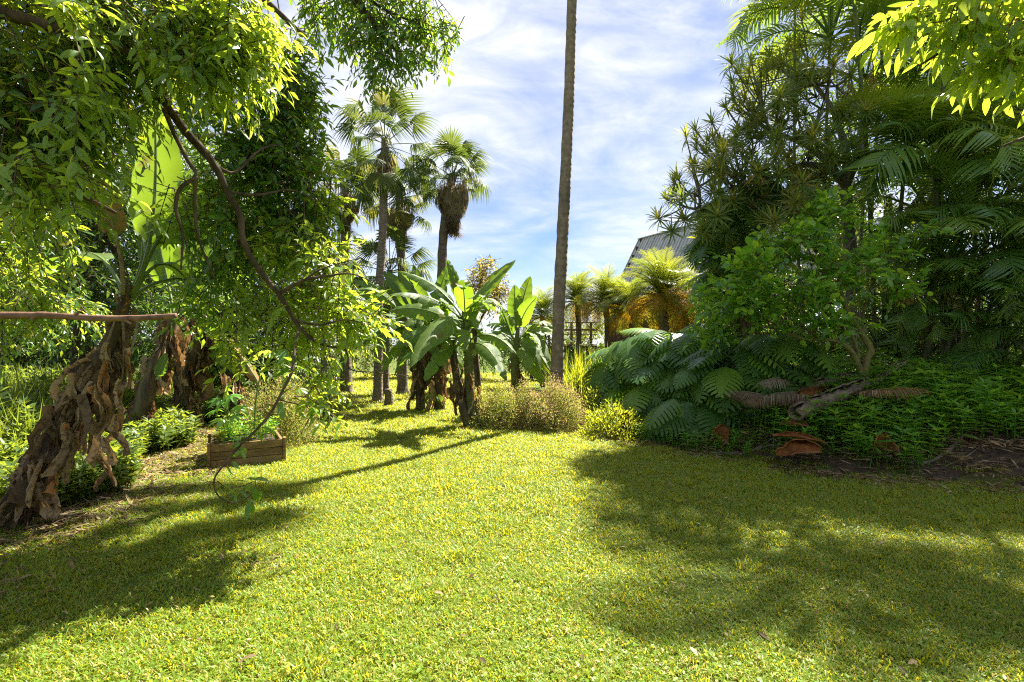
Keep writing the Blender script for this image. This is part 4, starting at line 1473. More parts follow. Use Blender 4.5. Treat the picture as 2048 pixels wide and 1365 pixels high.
    for k in range(12):
        s_ = k / 11
        c = P(440 + 105 * s_, 745 + 85 * s_ ** 1.3, 8.2)
        R = frames(np.array([(.25, -.2, -1.0)]) + r.normal(size=(1, 3)) * .25, np.array([(.3, -1, .2)]))[0]
        th.inst('dry_leaf', DRY[r.integers(len(DRY))], c, R, .22 + .14 * r.random())


def bananas_middle():
    r = np.random.default_rng(42)
    D = 9.4
    th = Thing('banana_plant', 'front banana plant of the middle clump with broad arching leaves, two stems', 'banana plant', P(948, 852, D) * (1, 1, 0), 'banana plants in the middle clump')
    p, rad = pix_path([(955, 862, D, .11), (942, 800, D, .10), (938, 740, D, .09), (936, 690, D, .075), (930, 640, D, .05), (926, 615, D, .03)])
    th.part('trunk', tube(p, rad, 10, .08, seed=4), M['cane'])
    dry_skirt(th, p, 24, r, .25, .55, .15, .1, .5, .09)
    p2, rad = pix_path([(938, 858, D - .1, .09), (920, 790, D, .08), (908, 720, D, .07), (905, 680, D, .05)])
    th.part('trunk', tube(p2, rad, 9, .08, seed=5), M['stem_dark'])
    dry_skirt(th, p2, 20, r, .25, .55, .15, .1, .9, .08)
    L = [((936, 640), (1030, 522), 40, .3, dict(c=(945, 590), face=(-.3, -.9, .4), petiole=.2, tear=.08)),
         ((930, 630), (895, 522), 34, -.2, dict(c=(915, 570), face=(.5, -.7, .3), petiole=.2, tear=.12)),
         ((928, 640), (806, 545), 44, .4, dict(c=(880, 560), face=(0, -.5, 1), petiole=.22, fold=-.2, tear=.25)),
         ((926, 640), (778, 590), 42, -.3, dict(c=(850, 570), face=(0, -.4, 1), petiole=.25, fold=-.3, tear=.3)),
         ((930, 645), (822, 732), 62, -1.3, dict(c=(885, 615), face=(-.1, -.9, .5), petiole=.15, fold=.05, tear=.25)),
         ((928, 660), (780, 622), 46, .7, dict(c=(850, 600), face=(0, -.8, .7), petiole=.25, fold=-.15, tear=.3)),
         ((926, 670), (790, 694), 42, -.5, dict(c=(850, 640), face=(0, -.8, .7), petiole=.25, fold=-.1, tear=.35)),
         ((924, 680), (795, 732), 40, .3, dict(c=(855, 660), face=(0, -.6, .9), petiole=.25, fold=-.2, tear=.35)),
         ((934, 630), (980, 605), 44, -1.0, dict(c=(950, 590), face=(0, -.2, 1), petiole=.2, fold=-.2, tear=.3)),
         ((936, 640), (1010, 622), 44, .8, dict(c=(975, 565), face=(-.1, -.6, .9), petiole=.2, fold=-.2, tear=.3)),
         ((940, 690), (1012, 760), 44, -.9, dict(c=(975, 670), face=(.1, -.8, .6), petiole=.15, fold=-.1, tear=.3)),
         ((940, 680), (1030, 706), 40, -.2, dict(c=(985, 650), face=(.1, -.7, .8), petiole=.15, fold=-.2, tear=.4)),
         ((936, 650), (965, 600), 40, .9, dict(c=(950, 610), face=(-.4, -.8, .3), petiole=.3, tear=.2)),
         ((920, 690), (850, 760), 40, -.6, dict(c=(880, 690), face=(-.2, -.8, .6), petiole=.2, fold=-.2, tear=.5))]
    for i, (b, t, w, dz, k) in enumerate(L):
        px_leaf(th, b, t, w, D, D + dz, seed=100 + i, **k)
    more_leaves(th, 932, 655, 9.4, 8, r, 1)
    more_leaves(th, 908, 690, 9.3, 7, r, 2, .9, 1.4)
    # rear right
    D = 11.0
    th = Thing('banana_plant', 'rear banana plant of the middle clump beside the tall palm trunk, upright paired leaves', 'banana plant', P(1035, 828, D) * (1, 1, 0), 'banana plants in the middle clump')
    p, rad = pix_path([(1030, 832, D, .12), (1032, 770, D, .11), (1030, 720, D, .09), (1034, 680, D, .06), (1036, 655, D, .04)])
    th.part('trunk', tube(p, rad, 10, .08, seed=6), M['cane'])
    dry_skirt(th, p, 14, r, .25, .55, .15, .1, .5, .1)
    L = [((1036, 665), (1060, 555), 36, .3, dict(c=(1040, 610), face=(.3, -.9, .3), petiole=.3, tear=.1)),
         ((1036, 665), (1072, 596), 40, -.4, dict(c=(1045, 620), face=(-.2, -.9, .3), petiole=.1, tear=.05, fold=.2)),
         ((1034, 665), (1030, 572), 38, .1, dict(c=(1030, 620), face=(.1, -1, .2), petiole=.25, tear=.15)),
         ((1038, 680), (1104, 662), 38, -.5, dict(c=(1070, 640), face=(0, -.6, 1), petiole=.2, fold=-.3, tear=.3)),
         ((1040, 685), (1145, 684), 40, .5, dict(c=(1095, 635), face=(0, -.6, 1), petiole=.2, fold=-.2, tear=.3)),
         ((1036, 695), (1100, 745), 42, -.6, dict(c=(1072, 680), face=(.1, -.8, .7), petiole=.15, fold=-.2, tear=.35)),
         ((1030, 700), (985, 665), 40, -.4, dict(c=(1005, 655), face=(0, -.6, 1), petiole=.2, fold=-.2, tear=.3)),
         ((1030, 680), (975, 650), 40, .4, dict(c=(1005, 635), face=(0, -.6, 1), petiole=.2, fold=-.2, tear=.3)),
         ((1038, 705), (1085, 770), 36, -.3, dict(c=(1065, 710), face=(.1, -.8, .7), petiole=.2, fold=-.3, tear=.5)),
         ((1030, 690), (1005, 620), 40, .2, dict(c=(1015, 645), face=(-.2, -.9, .3), petiole=.2, tear=.2)),
         ((1034, 700), (1060, 740), 40, -.9, dict(c=(1050, 690), face=(.1, -.8, .7), petiole=.2, fold=-.2, tear=.4))]
    for i, (b, t, w, dz, k) in enumerate(L):
        px_leaf(th, b, t, w, D, D + dz, seed=130 + i, **k)
    more_leaves(th, 1034, 690, 11.0, 8, r, 3)
    # rear left: two trunks in brown rags
    D = 11.6
    for j, (bx, tx, lab) in enumerate(((842, 838, 'banana plant with ragged brown trunk nearest the stump'), (880, 868, 'banana plant with ragged brown trunk behind the front banana plant'))):
        th = Thing('banana_plant', lab, 'banana plant', P(bx, 822, D) * (1, 1, 0), 'banana plants in the middle clump')
        p, rad = pix_path([(bx, 828, D, .11), (bx - 2, 780, D, .10), ((bx + tx) / 2, 730, D, .085), (tx, 680, D, .065), (tx - 2, 640, D, .05)])
        th.part('trunk', tube(p, rad, 10, .08, seed=7 + j), M['stem_dark'])
        dry_skirt(th, p, 44, r, .3, .7, .14, .12, .85, .09)
        L = [((tx, 660), (tx - 10 + 40 * j, 530), 34, .4, dict(c=(tx + 4, 590), face=(.3, -.8, .3), petiole=.3, tear=.5)),
             ((tx, 660), (tx - 130 + 30 * j, 560), 42, .6, dict(c=(tx - 70, 560), face=(0, -.4, 1), petiole=.25, fold=-.3, tear=.35)),
             ((tx, 660), (tx - 70, 545), 40, .3, dict(c=(tx - 25, 580), face=(-.2, -.8, .5), petiole=.25, tear=.3)),
             ((tx, 680), (tx - 75, 745), 40, -.4, dict(c=(tx - 50, 670), face=(-.2, -.7, .7), petiole=.2, fold=-.2, tear=.4)),
             ((tx, 670), (tx + 30, 600), 40, -.2, dict(c=(tx + 12, 620), face=(.2, -.8, .5), petiole=.25, tear=.3)),
             ((tx, 680), (tx + 55, 740), 38, -.3, dict(c=(tx + 35, 670), face=(.2, -.7, .7), petiole=.2, fold=-.2, tear=.5)),
             ((tx, 675), (tx - 115, 690), 42, .2, dict(c=(tx - 60, 625), face=(0, -.6, .8), petiole=.25, fold=-.2, tear=.4))]
        for i, (b, t, w, dz, k) in enumerate(L):
            px_leaf(th, b, t, w, D, D + dz, seed=160 + 20 * j + i, **k)
        more_leaves(th, tx, 680, D, 10, r, 4 + j, 1.3, 2.2)
        px_leaf(th, (bx + 5, 812), (bx + 22 - 30 * j, 792), 16, D - .3, D - .4, seed=190 + j, face=(0, -.6, .8), petiole=.2, tear=.1)
    # a long pale leaf reaching in from behind the drooping limb
    D = 9.8
    th = Thing('banana_plant', 'slender banana plant half hidden behind the drooping limb, long pale leaf reaching right', 'banana plant', P(655, 838, 10.4) * (1, 1, 0), 'banana plants in the middle clump')
    p, rad = pix_path([(655, 850, 10.4, .1), (652, 760, 10.4, .09), (648, 690, 10.4, .07), (650, 640, 10.4, .04)])
    th.part('trunk', tube(p, rad, 9, .08, seed=17), M['cane'])
    L = [((652, 650), (790, 612), 46, .2, dict(c=(715, 530), face=(0, -.8, .8), petiole=.2, fold=-.3, tear=.5)),
         ((652, 650), (700, 545), 46, .2, dict(c=(670, 590), face=(.1, -1, .3), petiole=.25, tear=.2)),
         ((652, 650), (600, 560), 46, .3, dict(c=(630, 590), face=(.1, -1, .3), petiole=.25, tear=.2))]
    for i, (b, t, w, dz, k) in enumerate(L):
        px_leaf(th, b, t, w, 10.4, 10.4 + dz, seed=200 + i, **k)


bananas_left()
bananas_middle()


# ------------------------------------------------------------------ fan palms
def fan_leaf(seed, segs=30, pet=.95, R=.60, droop=.5, spread=250, mat=None, name='fan_leaf'):
    r = np.random.default_rng(seed)
    g = G()
    # stalk along +Y, arching down a little
    pp = np.array([(0, y, -.10 * (y / pet) ** 2 * pet) for y in np.linspace(0, pet, 5)])
    g.add(*tube(pp, (.016, .012, .010), 4, cap=False), .15)
    hub = pp[-1]
    for k in range(segs):
        a = math.radians(-spread / 2 + spread * (k + .5) / segs) + r.normal() * .02
        l = R * (.85 + .3 * math.cos(a * .6)) * (.9 + .2 * r.random())
        d = np.array((math.sin(a), math.cos(a), 0))
        sd = np.array((math.cos(a), -math.sin(a), 0))
        half = math.tan(math.radians(spread / segs / 2)) * l * .5
        dr = droop * (.7 + .6 * r.random())
        pts = []
        for t, w, z in ((.04, .1, 0), (.5, 1.0, -.05), (.75, .62, -.22 * dr - .06), (1.0, .05, -.62 * dr - .08)):
            c = hub + d * l * t * (1 - .22 * dr * max(0, t - .5) * 2) + np.array((0, 0, z * l - .15 * (1 - math.cos(a * .7)) * t * l))
            pts += [c - sd * half * w, c + np.array((0, 0, .35 * half * w)), c + sd * half * w]
        t_ = grid_tris(4, 3)
        g.add(np.array(pts), t_, r.random() * .12)
    return g.mesh(name, mat)


FAN = [fan_leaf(k, droop=.55 + .3 * k, mat=M['fan']) for k in range(4)]
FAN_DEAD = [fan_leaf(20 + k, segs=11, pet=.15, R=1.0, droop=.7, spread=42, mat=M['fan_dry'], name='dry_fan_leaf') for k in range(3)]


def crown_of(th, c, n, size, r, el=(82, -45), dead=0, dead_len=.8, skirt=.0, mat=None):
    ga = 2.39996
    for k in range(n):
        t = (k + .5) / n
        e = math.radians(el[0] + (el[1] - el[0]) * t ** .9 + r.normal() * 6)
        a = k * ga + r.normal() * .2
        d = np.array((math.cos(a) * math.cos(e), math.sin(a) * math.cos(e), math.sin(e)))
        up = np.array((-math.cos(a) * math.sin(e), -math.sin(a) * math.sin(e), math.cos(e)))
        R = frames(d[None], (up + r.normal(size=3) * .25)[None])[0]
        th.inst('leaf', FAN[r.integers(4)] if mat is None else FAN[r.integers(4)], c + d * .05 - np.array((0, 0, .25 * t * size)), R, size * (.85 + .3 * r.random()), mat if mat and t > .8 else None)
    for k in range(dead):
        t = r.random()
        a = r.random() * 2 * PI
        h = np.array((math.cos(a), math.sin(a), 0))
        z0 = -.15 - skirt * t
        w = (.22 + .82 * (1 - t) ** .8 * min(1, .45 + 3 * t) if skirt > .5 else .10 + .10 * (1 - t))
        d = np.array((0, 0, -1.0)) + h * ((.05 - .30 * t) if skirt > .5 else .25 * (1 - t))
        R = frames(d[None], (h + r.normal(size=3) * .3)[None])[0]
        th.inst('dry_leaf', FAN_DEAD[r.integers(3)], c + h * w * .5 + np.array((0, 0, z0)), R, dead_len * (.75 + .4 * r.random()))


def fan_palm(label, path, n, size, r, dead, dead_len, skirt, el=(82, -45), bark='palm_bark', group=None, name='fan_palm', sides=10):
    p, rad = pix_path(path, 8)
    b = p[0].copy()
    b[2] = 0
    th = Thing(name, label, 'palm', b, group)
    i = np.arange(len(p))
    th.part('trunk', tube(p, rad * (1 + .03 * np.sin(i * 2.1) + .035 * np.sin(i * .77 + n) * np.sin(i * .31)), sides, .08, seed=len(p) + n), M[bark])
    crown_of(th, p[-1], n, size, r, el, dead, dead_len, skirt)
    return th


def fan_palms():
    r = np.random.default_rng(51)
    g_ = 'fan palms along the far lawn'
    fan_palm('tallest of the far fan palms, slim pale trunk and loose drooping crown', [(754, 808, 13.2, .165), (756, 780, 13.2, .125), (757, 700, 13.2, .115), (757, 600, 13.2, .11), (765, 480, 13.2, .105), (768, 360, 13.2, .10), (770, 282, 13.2, .09)],
             27, .86, r, 40, .6, .5, (86, -66), group=g_)
    fan_palm('fan palm standing between the tallest one and the shaggy skirted one', [(805, 792, 15.2, .22), (805, 770, 15.2, .16), (806, 700, 15.2, .14), (806, 600, 15.2, .12), (802, 500, 15.2, .12), (799, 392, 15.2, .11)],
             24, .8, r, 110, .6, .75, (82, -40), group=g_)
    fan_palm('fan palm with a thick brown skirt of dead fronds below its crown', [(880, 800, 14.6, .2), (881, 700, 14.6, .15), (883, 600, 14.6, .14), (886, 480, 14.6, .13), (900, 380, 14.6, .13), (906, 350, 14.6, .12)],
             24, .80, r, 320, .55, 1.1, (84, -8), group=g_)
    fan_palm('fan palm half hidden behind the drooping limb foliage', [(692, 792, 15.8, .2), (692, 700, 15.8, .15), (691, 550, 15.8, .13), (690, 372, 15.8, .12)],
             24, .85, r, 110, .6, .8, (82, -40), group=g_)
    fan_palm('short young fan palm on a thin trunk between the tall fan palm trunks', [(771, 795, 15.0, .12), (771, 740, 15.0, .10), (772, 640, 15.0, .09), (780, 540, 15.0, .08)],
             26, .85, r, 24, .6, .4, (84, -55), group=g_)
    # the tall one whose crown is above the picture
    th = fan_palm('single very tall palm trunk rising out of the frame beside the russet bushes', [(1113, 848, 9.9, .19), (1113, 800, 9.9, .135), (1114, 740, 9.9, .125), (1117, 650, 9.9, .12), (1121, 550, 9.9, .117), (1126, 450, 9.9, .113), (1131, 350, 9.9, .108), (1137, 220, 9.9, .102), (1141, 100, 9.9, .098), (1144, 0, 9.9, .095), (1149, -240, 9.9, .088)],
                  30, .88, r, 26, .62, 1.25, (84, -24), 'tall_bark', name='tall_palm', sides=18)


fan_palms()


# ------------------------------------------------------------------ feather palms
def feather_frond(seed, L=1.0, pairs=34, leaflet=.30, arch=.9, vee=.45, w=.035, stalk=.22, droop=.5, mat=None, name='frond', thin=.012):
    """a frond along +Y that rises and arches over; length 1"""
    r = np.random.default_rng(seed)
    s = np.linspace(0, 1, 14)
    ang = .15 - arch * s ** 1.4
    y = np.concatenate(([0], np.cumsum(np.cos(ang[:-1]) / 13)))
    z = np.concatenate(([0], np.cumsum(np.sin(ang[:-1]) / 13)))
    x = .05 * np.sin(s * 3 + seed) * s
    mid = np.stack((x, y, z), -1)
    g = G()
    g.add(*tube(mid, np.linspace(thin, .002, 14), 5, cap=False), .3)
    T = unit(np.gradient(mid, axis=0))
    pos, d, nn, sc = [], [], [], []
    for k in range(pairs):
        u = stalk + (1 - stalk) * (k + .5) / pairs
        i = u * 13
        a = min(int(i), 12)
        f = i - a
        c = mid[a] * (1 - f) + mid[a + 1] * f
        t = unit(T[a] * (1 - f) + T[a + 1] * f)
        sd = unit(np.cross(t, (0, 0, 1.0)))
        up = np.cross(sd, t)
        q = (k + .5) / pairs
        l = leaflet * math.sin(PI * (.18 + .74 * q)) ** .7 * (.9 + .2 * r.random())
        fw = .45 + .9 * q * q
        for side in (-1, 1):
            dd = sd * side + t * fw + up * (vee + r.normal() * .10)
            pos.append(c)
            d.append(dd)
            nn.append(up - sd * side * vee)
            sc.append((l, l, l))
    d = unit(np.array(d))
    # leaflet template: narrow, bending down towards the tip
    ww = w / leaflet
    dz = droop
    tv = np.array([(-.3 * ww, 0, 0), (.3 * ww, 0, 0), (-.5 * ww, .4, -.06 * dz), (.5 * ww, .4, -.06 * dz), (-.35 * ww, .75, -.28 * dz), (.35 * ww, .75, -.28 * dz), (0, 1, -.6 * dz)])
    tt = np.array([(0, 1, 3), (0, 3, 2), (2, 3, 5), (2, 5, 4), (4, 5, 6)])
    g.add(*scatter(tv, tt, np.array(pos), frames(d, np.array(nn)), np.array(sc), r.random(len(d)) * .15))
    return g.mesh(name, mat)


ARECA = [feather_frond(60 + k, arch=.9 + .38 * k, droop=.45 + .16 * k, vee=.5 - .08 * k, mat=M['areca'], pairs=30, leaflet=.30, w=.025) for k in range(5)]
ARECA_DEAD = [feather_frond(70 + k, arch=.5, droop=1.2, vee=-.1, mat=M['areca_dry'], pairs=34, leaflet=.22, w=.014, name='dry_frond') for k in range(2)]
PHX = [feather_frond(80 + k, arch=1.1 + .35 * k, droop=.35, vee=.25, mat=M['phoenix'], pairs=44, leaflet=.24, w=.012, stalk=.12) for k in range(4)]


def frond_frame(a, e, r, roll=.2):
    d = np.array((math.cos(a) * math.cos(e), math.sin(a) * math.cos(e), math.sin(e)))
    up = np.array((-math.cos(a) * math.sin(e), -math.sin(a) * math.sin(e), math.cos(e)))
    return frames(d[None], (up + r.normal(size=3) * roll)[None])[0]


def areca_clump(label, base, stems, r, group='feather palms massed on the bank', dead=2):
    b = np.array((base[0], base[1], float(zg(base[0], base[1]))))
    th = Thing('feather_palm', label, 'palm', b, group)
    for (dx, dy, h, lean, la, nf, size) in stems:
        p0 = b + np.array((dx, dy, -.1))
        top = p0 + np.array((math.cos(la) * lean, math.sin(la) * lean, h))
        mid = (p0 + top) / 2 + np.array((-math.cos(la) * lean * .2, -math.sin(la) * lean * .2, .1))
        p = smooth_path(np.array((p0, mid, top)), 8)
        i = np.arange(len(p))
        th.part('trunk', tube(p, np.linspace(.055, .04, len(p)) * (1 + .06 * (i % 2)), 8, .03, seed=int(h * 100)), M['cane'])
        for k in range(nf):
            t = (k + .5) / nf
            a = k * 2.39996 + r.normal() * .25 + dx * 3
            e = math.radians(80 - 78 * t + r.normal() * 8)
            th.inst('frond', ARECA[min(4, int(t * 4 + r.random() * 1.5))], top - np.array((0, 0, .25 * t)), frond_frame(a, e, r), size * (.85 + .3 * r.random()))
        for k in range(dead if r.random() < .6 else 0):
            a = r.random() * 6.28
            R = frames(np.array([(math.cos(a) * .3, math.sin(a) * .3, -1.0)]), np.array([(math.cos(a), math.sin(a), .3)]))[0]
            th.inst('dry_frond', ARECA_DEAD[r.integers(2)], top - np.array((0, 0, .3)), R, size * .6)
    return th


def arecas():
    r = np.random.default_rng(61)

    def stems(n, rad, h0, h1, nf, s0, s1, lean=.5):
        o = []
        for k in range(n):
            a = k * 2.4 + r.random()
            q = rad * math.sqrt((k + .5) / n)
            o.append((math.cos(a) * q, math.sin(a) * q, h0 + (h1 - h0) * r.random(), lean * (.4 + r.random()), a, nf, s0 + (s1 - s0) * r.random()))
        return o
    def facing(label, tops, trunk_back=.5, gnd=None):
        px0 = np.mean([P(*t[:3]) for t in tops], axis=0)
        b = np.array((px0[0], px0[1] + trunk_back, float(zg(px0[0], px0[1] + trunk_back))))
        th = Thing('feather_palm', label, 'palm', b, 'feather palms massed on the bank')
        for (px, py, d, n, size, a0, spread) in tops:
            top = P(px, py, d)
            p0 = np.array((top[0] * .6 + b[0] * .4, top[1] * .4 + b[1] * .6, 0))
            p0[2] = float(zg(p0[0], p0[1])) - .1
            p = smooth_path(np.array((p0, (p0 + top) / 2 + r.normal(size=3) * .08, top)), 8)
            th.part('trunk', tube(p, np.linspace(.038, .026, len(p)) * (1 + .06 * (np.arange(len(p)) % 2)), 8, .03, seed=int(px)), M['cane'])
            for k in range(n):
                t = (k + .5) / n
                a = math.radians(a0 + spread * (((k * .618) % 1) - .5)) + r.normal() * .1
                e = math.radians(76 - 62 * t + r.normal() * 7)
                th.inst('frond', ARECA[min(4, 1 + int(t * 3 + r.random() * 1.3))], top - np.array((0, 0, .2 * t)), frond_frame(a, e, r), size * (.85 + .3 * r.random()))
    # azimuth -90 comes towards us
    facing('feather palm clump with low arching fronds at the right end of the weedy bank', [(2040, 500, 7.6, 8, 1.6, -110, 220), (1990, 590, 7.7, 7, 1.3, -100, 240), (2090, 420, 7.7, 8, 1.7, -120, 220), (2080, 640, 7.2, 6, 1.3, -120, 200), (1900, 660, 8.2, 6, 1.2, -90, 240), (2000, 690, 7.6, 6, 1.1, -90, 260), (1800, 640, 8.6, 6, 1.2, -90, 240)])
    facing('feather palm clump with drooping silvery fronds above the small mossy tree', [(1870, 320, 8.0, 11, 1.75, -110, 200), (1970, 350, 7.9, 10, 1.75, -95, 220), (1810, 320, 8.3, 9, 1.6, -125, 200), (1920, 460, 7.7, 9, 1.4, -100, 200), (1850, 560, 8.0, 7, 1.25, -100, 220), (1930, 610, 7.8, 7, 1.2, -95, 220)])
    facing('tallest feather palm clump reaching the top of the frame over the sword leaf tree', [(1660, 70, 11.2, 11, 2.6, -150, 260), (1770, 10, 11.6, 12, 2.8, -110, 320), (1730, 160, 10.8, 9, 2.3, -130, 280), (1590, 0, 11.2, 8, 2.1, -160, 220)])
    facing('feather palm clump in deep shade behind the drooping silvery fronds', [(1900, 130, 9.6, 12, 2.3, -90, 360), (2000, 180, 9.2, 12, 2.2, -90, 360), (2060, 60, 9.4, 12, 2.4, -110, 360), (1900, -110, 7.4, 8, 1.9, -80, 300), (1700, -90, 8.4, 9, 2.0, -130, 330), (1850, 420, 9.4, 9, 1.9, -90, 300), (1960, 270, 9.6, 9, 2.0, -90, 330)])
    areca_clump('feather palm with short stems whose fronds hang over the weeds at the right edge', (7.6, 6.9), stems(3, .3, .5, 1.3, 6, 1.1, 1.4, .3), r)
    th = areca_clump('feather palm with hanging dry fronds behind the small mossy tree', (7.1, 8.2), [(0, 0, 2.9, .3, 2.0, 6, 1.6), (.2, .2, 2.4, .2, .5, 6, 1.5)], r, dead=0)
    for (px, py, d, s_) in ((1840, 500, 8.0, 1.5), (1870, 560, 8.0, 1.2), (1960, 560, 7.7, 1.3), (1700, 90, 9.3, 1.2), (1745, 120, 9.4, 1.1)):
        a = r.random() * 6.28
        R = frames(np.array([(math.cos(a) * .12, math.sin(a) * .12, -1.0)]), np.array([(0, -1, .2)]))[0]
        th.inst('dry_frond', ARECA_DEAD[r.integers(2)], P(px, py, d), R, s_ * .85)


arecas()


def phoenix_palm(label, px, py, d, size, n, gold, r, trunk=.09, base_py=720):
    c = P(px, py, d)
    gz = float(zg(c[0], d))
    b = np.array((c[0], d, gz))
    th = Thing('dwarf_date_palm', label, 'palm', b, 'dwarf date palms in front of the house')
    pts = np.array((b - (0, 0, .1), b * .5 + c * .5 + (.05, 0, 0), c))
    p = smooth_path(pts, 8)
    th.part('trunk', tube(p, np.linspace(trunk * 1.1, trunk, len(p)) * (1 + .12 * (np.arange(len(p)) % 2)), 9, .15, seed=int(px)), M['palm_bark'])
    for k in range(n):
        t = (k + .5) / n
        a = k * 2.39996 + r.normal() * .15
        e = math.radians(80 - 98 * t + r.normal() * 6)
        m = M['phoenix_gold'] if t > 1 - gold and r.random() < .8 else None
        th.inst('frond', PHX[min(3, int(t * 3.2 + r.random()))], c - np.array((0, 0, .12 * t * size)), frond_frame(a, e, r), size * (.85 + .3 * r.random()), m)


def phoenixes():
    r = np.random.default_rng(62)
    phoenix_palm('largest dwarf date palm, bright gold lower fronds, in front of the grey roof', 1325, 590, 13.6, 1.28, 80, .45, r, .11)
    phoenix_palm('dwarf date palm with orange lower fronds at the corner of the brown wall', 1212, 604, 16.5, 1.25, 64, .4, r)
    phoenix_palm('dwarf date palm just right of the tall trunk, standing before the timber railing', 1155, 598, 17.5, 1.2, 60, .25, r)
    phoenix_palm('small dwarf date palm left of the tall trunk behind the banana leaves', 1085, 628, 18.0, 1.05, 56, .2, r)
    phoenix_palm('dwarf date palm with gold fronds squeezed between the two in front of the brown wall', 1262, 612, 15.6, 1.2, 60, .5, r)
    phoenix_palm('dwarf date palm with yellow fronds at the edge of the split leaf thicket', 1368, 600, 14.8, 1.15, 60, .6, r)


phoenixes()


# ------------------------------------------------------------------ house with the steep grey roof, deck and railing
def house():
    rd = np.array((.46, -.888, 0))           # along the ridge, towards us
    sl = np.array((-.888, -.46, 0))          # down the visible slope
    R0 = P(1283, 478, 22.0)
    th = Thing('house', 'dark timber house with a steep grey ribbed metal roof behind the golden palms', 'house', (6.6, 19.6, 0))
    slope, W = 1.9, 1.72                     # horizontal run, drop per metre
    dn = unit(sl + np.array((0, 0, -W)))
    Ls = slope * math.sqrt(1 + W * W)
    nrm = unit(np.cross(rd, dn))
    if nrm[2] < 0:
        nrm = -nrm
    Rm = np.stack((rd, dn, nrm), -1)
    n = 26
    wd = .34
    for k in range(n):
        c = R0 + rd * (wd * (k + .5) - .15) + dn * Ls / 2
        g = G()
        g.add(*box(c, (wd - .004, Ls, .012), Rm))
        g.add(*box(c - rd * (wd / 2 - .03) + nrm * .028, (.03, Ls, .045), Rm))
        g.add(*box(c - rd * (wd / 2 - .2) + nrm * .018, (.02, Ls, .025), Rm))
        th.part('roof_sheet', g, M['roof'], smooth=False)
        # the far slope, mirrored
        dn2 = unit(-sl + np.array((0, 0, -W)))
        n2 = unit(np.cross(rd, dn2))
        n2 = n2 if n2[2] > 0 else -n2
        th.part('roof_sheet', G().add(*box(R0 + rd * (wd * (k + .5) - .15) + dn2 * Ls / 2, (wd - .004, Ls, .012), np.stack((rd, dn2, n2), -1))), M['roof'], smooth=False)
    ln = n * wd
    th.part('ridge_cap', G().add(*box(R0 + rd * (ln / 2 - .15) + np.array((0, 0, .02)), (ln + .06, .16, .05), np.stack((rd, -sl, np.array((0, 0, 1.0))), -1), .01)), M['roof'], smooth=False)
    th.part('fascia', G().add(*box(R0 - rd * .2 + dn * Ls / 2 - nrm * .08, (.04, Ls, .14), Rm)), M['deck'], smooth=False)
    # boarded wall under the eave
    e0 = R0 + sl * 1.75
    top = R0[2] - W * 1.75 + .15
    Rw = np.stack((rd, -sl, np.array((0, 0, 1.0))), -1)
    r = np.random.default_rng(4)
    pw = .21
    for k in range(40):
        c = e0 + rd * (pw * (k + .5))
        c[2] = top / 2
        th.part('wall_board', G().add(*box(c - sl * .01 * r.random(), (pw - .012, .035, top), Rw, .004)), M['wall'], smooth=False)
    # gable end boards, far side
    for k in range(17):
        u = -1.75 + .215 * k
        h = R0[2] - W * abs(u) + .05
        c = R0 - sl * u * -1.0
        c = R0 + sl * (-u)
        c[2] = h / 2
        th.part('wall_board', G().add(*box(c + rd * .05, (.035, .2, h), Rw, .004)), M['wall'], smooth=False)
    th.part('corner_board', G().add(*box(np.array((e0[0], e0[1], top / 2)) + sl * .03, (.10, .06, top), Rw, .006)), M['deck'], smooth=False)
    # deck and railing
    d = Thing('deck', 'timber deck with a post and rail fence joining the brown house wall', 'deck', (2.6, 21.0, 0))
    y = 21.2
    a, b = P(1060, 690, y), P(1194, 690, y)
    a[2] = b[2] = 1.5
    for k in range(9):
        c = (a + b) / 2 + np.array((0, .07 + .15 * k, 0))
        d.part('deck_board', G().add(*box(c, (b[0] - a[0], .138, .035), None, .004)), M['deck'], smooth=False)
    d.part('beam', G().add(*box((a + b) / 2 + np.array((0, -.03, -.16)), (b[0] - a[0], .05, .26), None, .006)), M['wall'], smooth=False)
    for px in (1064, 1098, 1143, 1182):
        x = (px - 1024) / F * y
        d.part('post', G().add(*box((x, y + .02, 1.2), (.1, .1, 2.45), None, .008)), M['deck'], smooth=False)
        d.part('bearer', G().add(*box((x, y + .6, .75), (.12, .9, 1.45), None, .008)), M['wall'], smooth=False)
    for z, h in ((2.42, .05), (2.12, .09), (1.93, .035), (1.74, .035)):
        d.part('rail', G().add(*box(((a[0] + b[0]) / 2, y - .045, z), (b[0] - a[0], .028, h), None, .004)), M['deck'], smooth=False)


house()


# ------------------------------------------------------------------ sword-leaf tree
def rosette(seed, n=34, L=1.0):
    r = np.random.default_rng(seed)
    pos, d, nn, sc = [], [], [], []
    for k in range(n):
        t = (k + .5) / n
        a = k * 2.39996
        e = math.radians(80 - 105 * t + r.normal() * 8)
        dd = np.array((math.cos(a) * math.cos(e), math.sin(a) * math.cos(e), math.sin(e)))
        pos.append(dd * .03 - np.array((0, 0, .18 * t)))
        d.append(dd)
        nn.append((-math.cos(a) * math.sin(e), -math.sin(a) * math.sin(e), math.cos(e)))
        sc.append(L * (.75 + .35 * r.random()))
    tv = np.array([(-.035, 0, 0), (.035, 0, 0), (-.05, .35, -.01), (.05, .35, -.01), (-.035, .72, -.09), (.035, .72, -.09), (0, 1, -.24)])
    tt = np.array([(0, 1, 3), (0, 3, 2), (2, 3, 5), (2, 5, 4), (4, 5, 6)])
    g = G()
    g.add(*scatter(tv, tt, np.array(pos), frames(np.array(d), np.array(nn)), np.array(sc), r.random(n) * .2))
    return g.mesh('leaf_rosette', M['dracaena'])


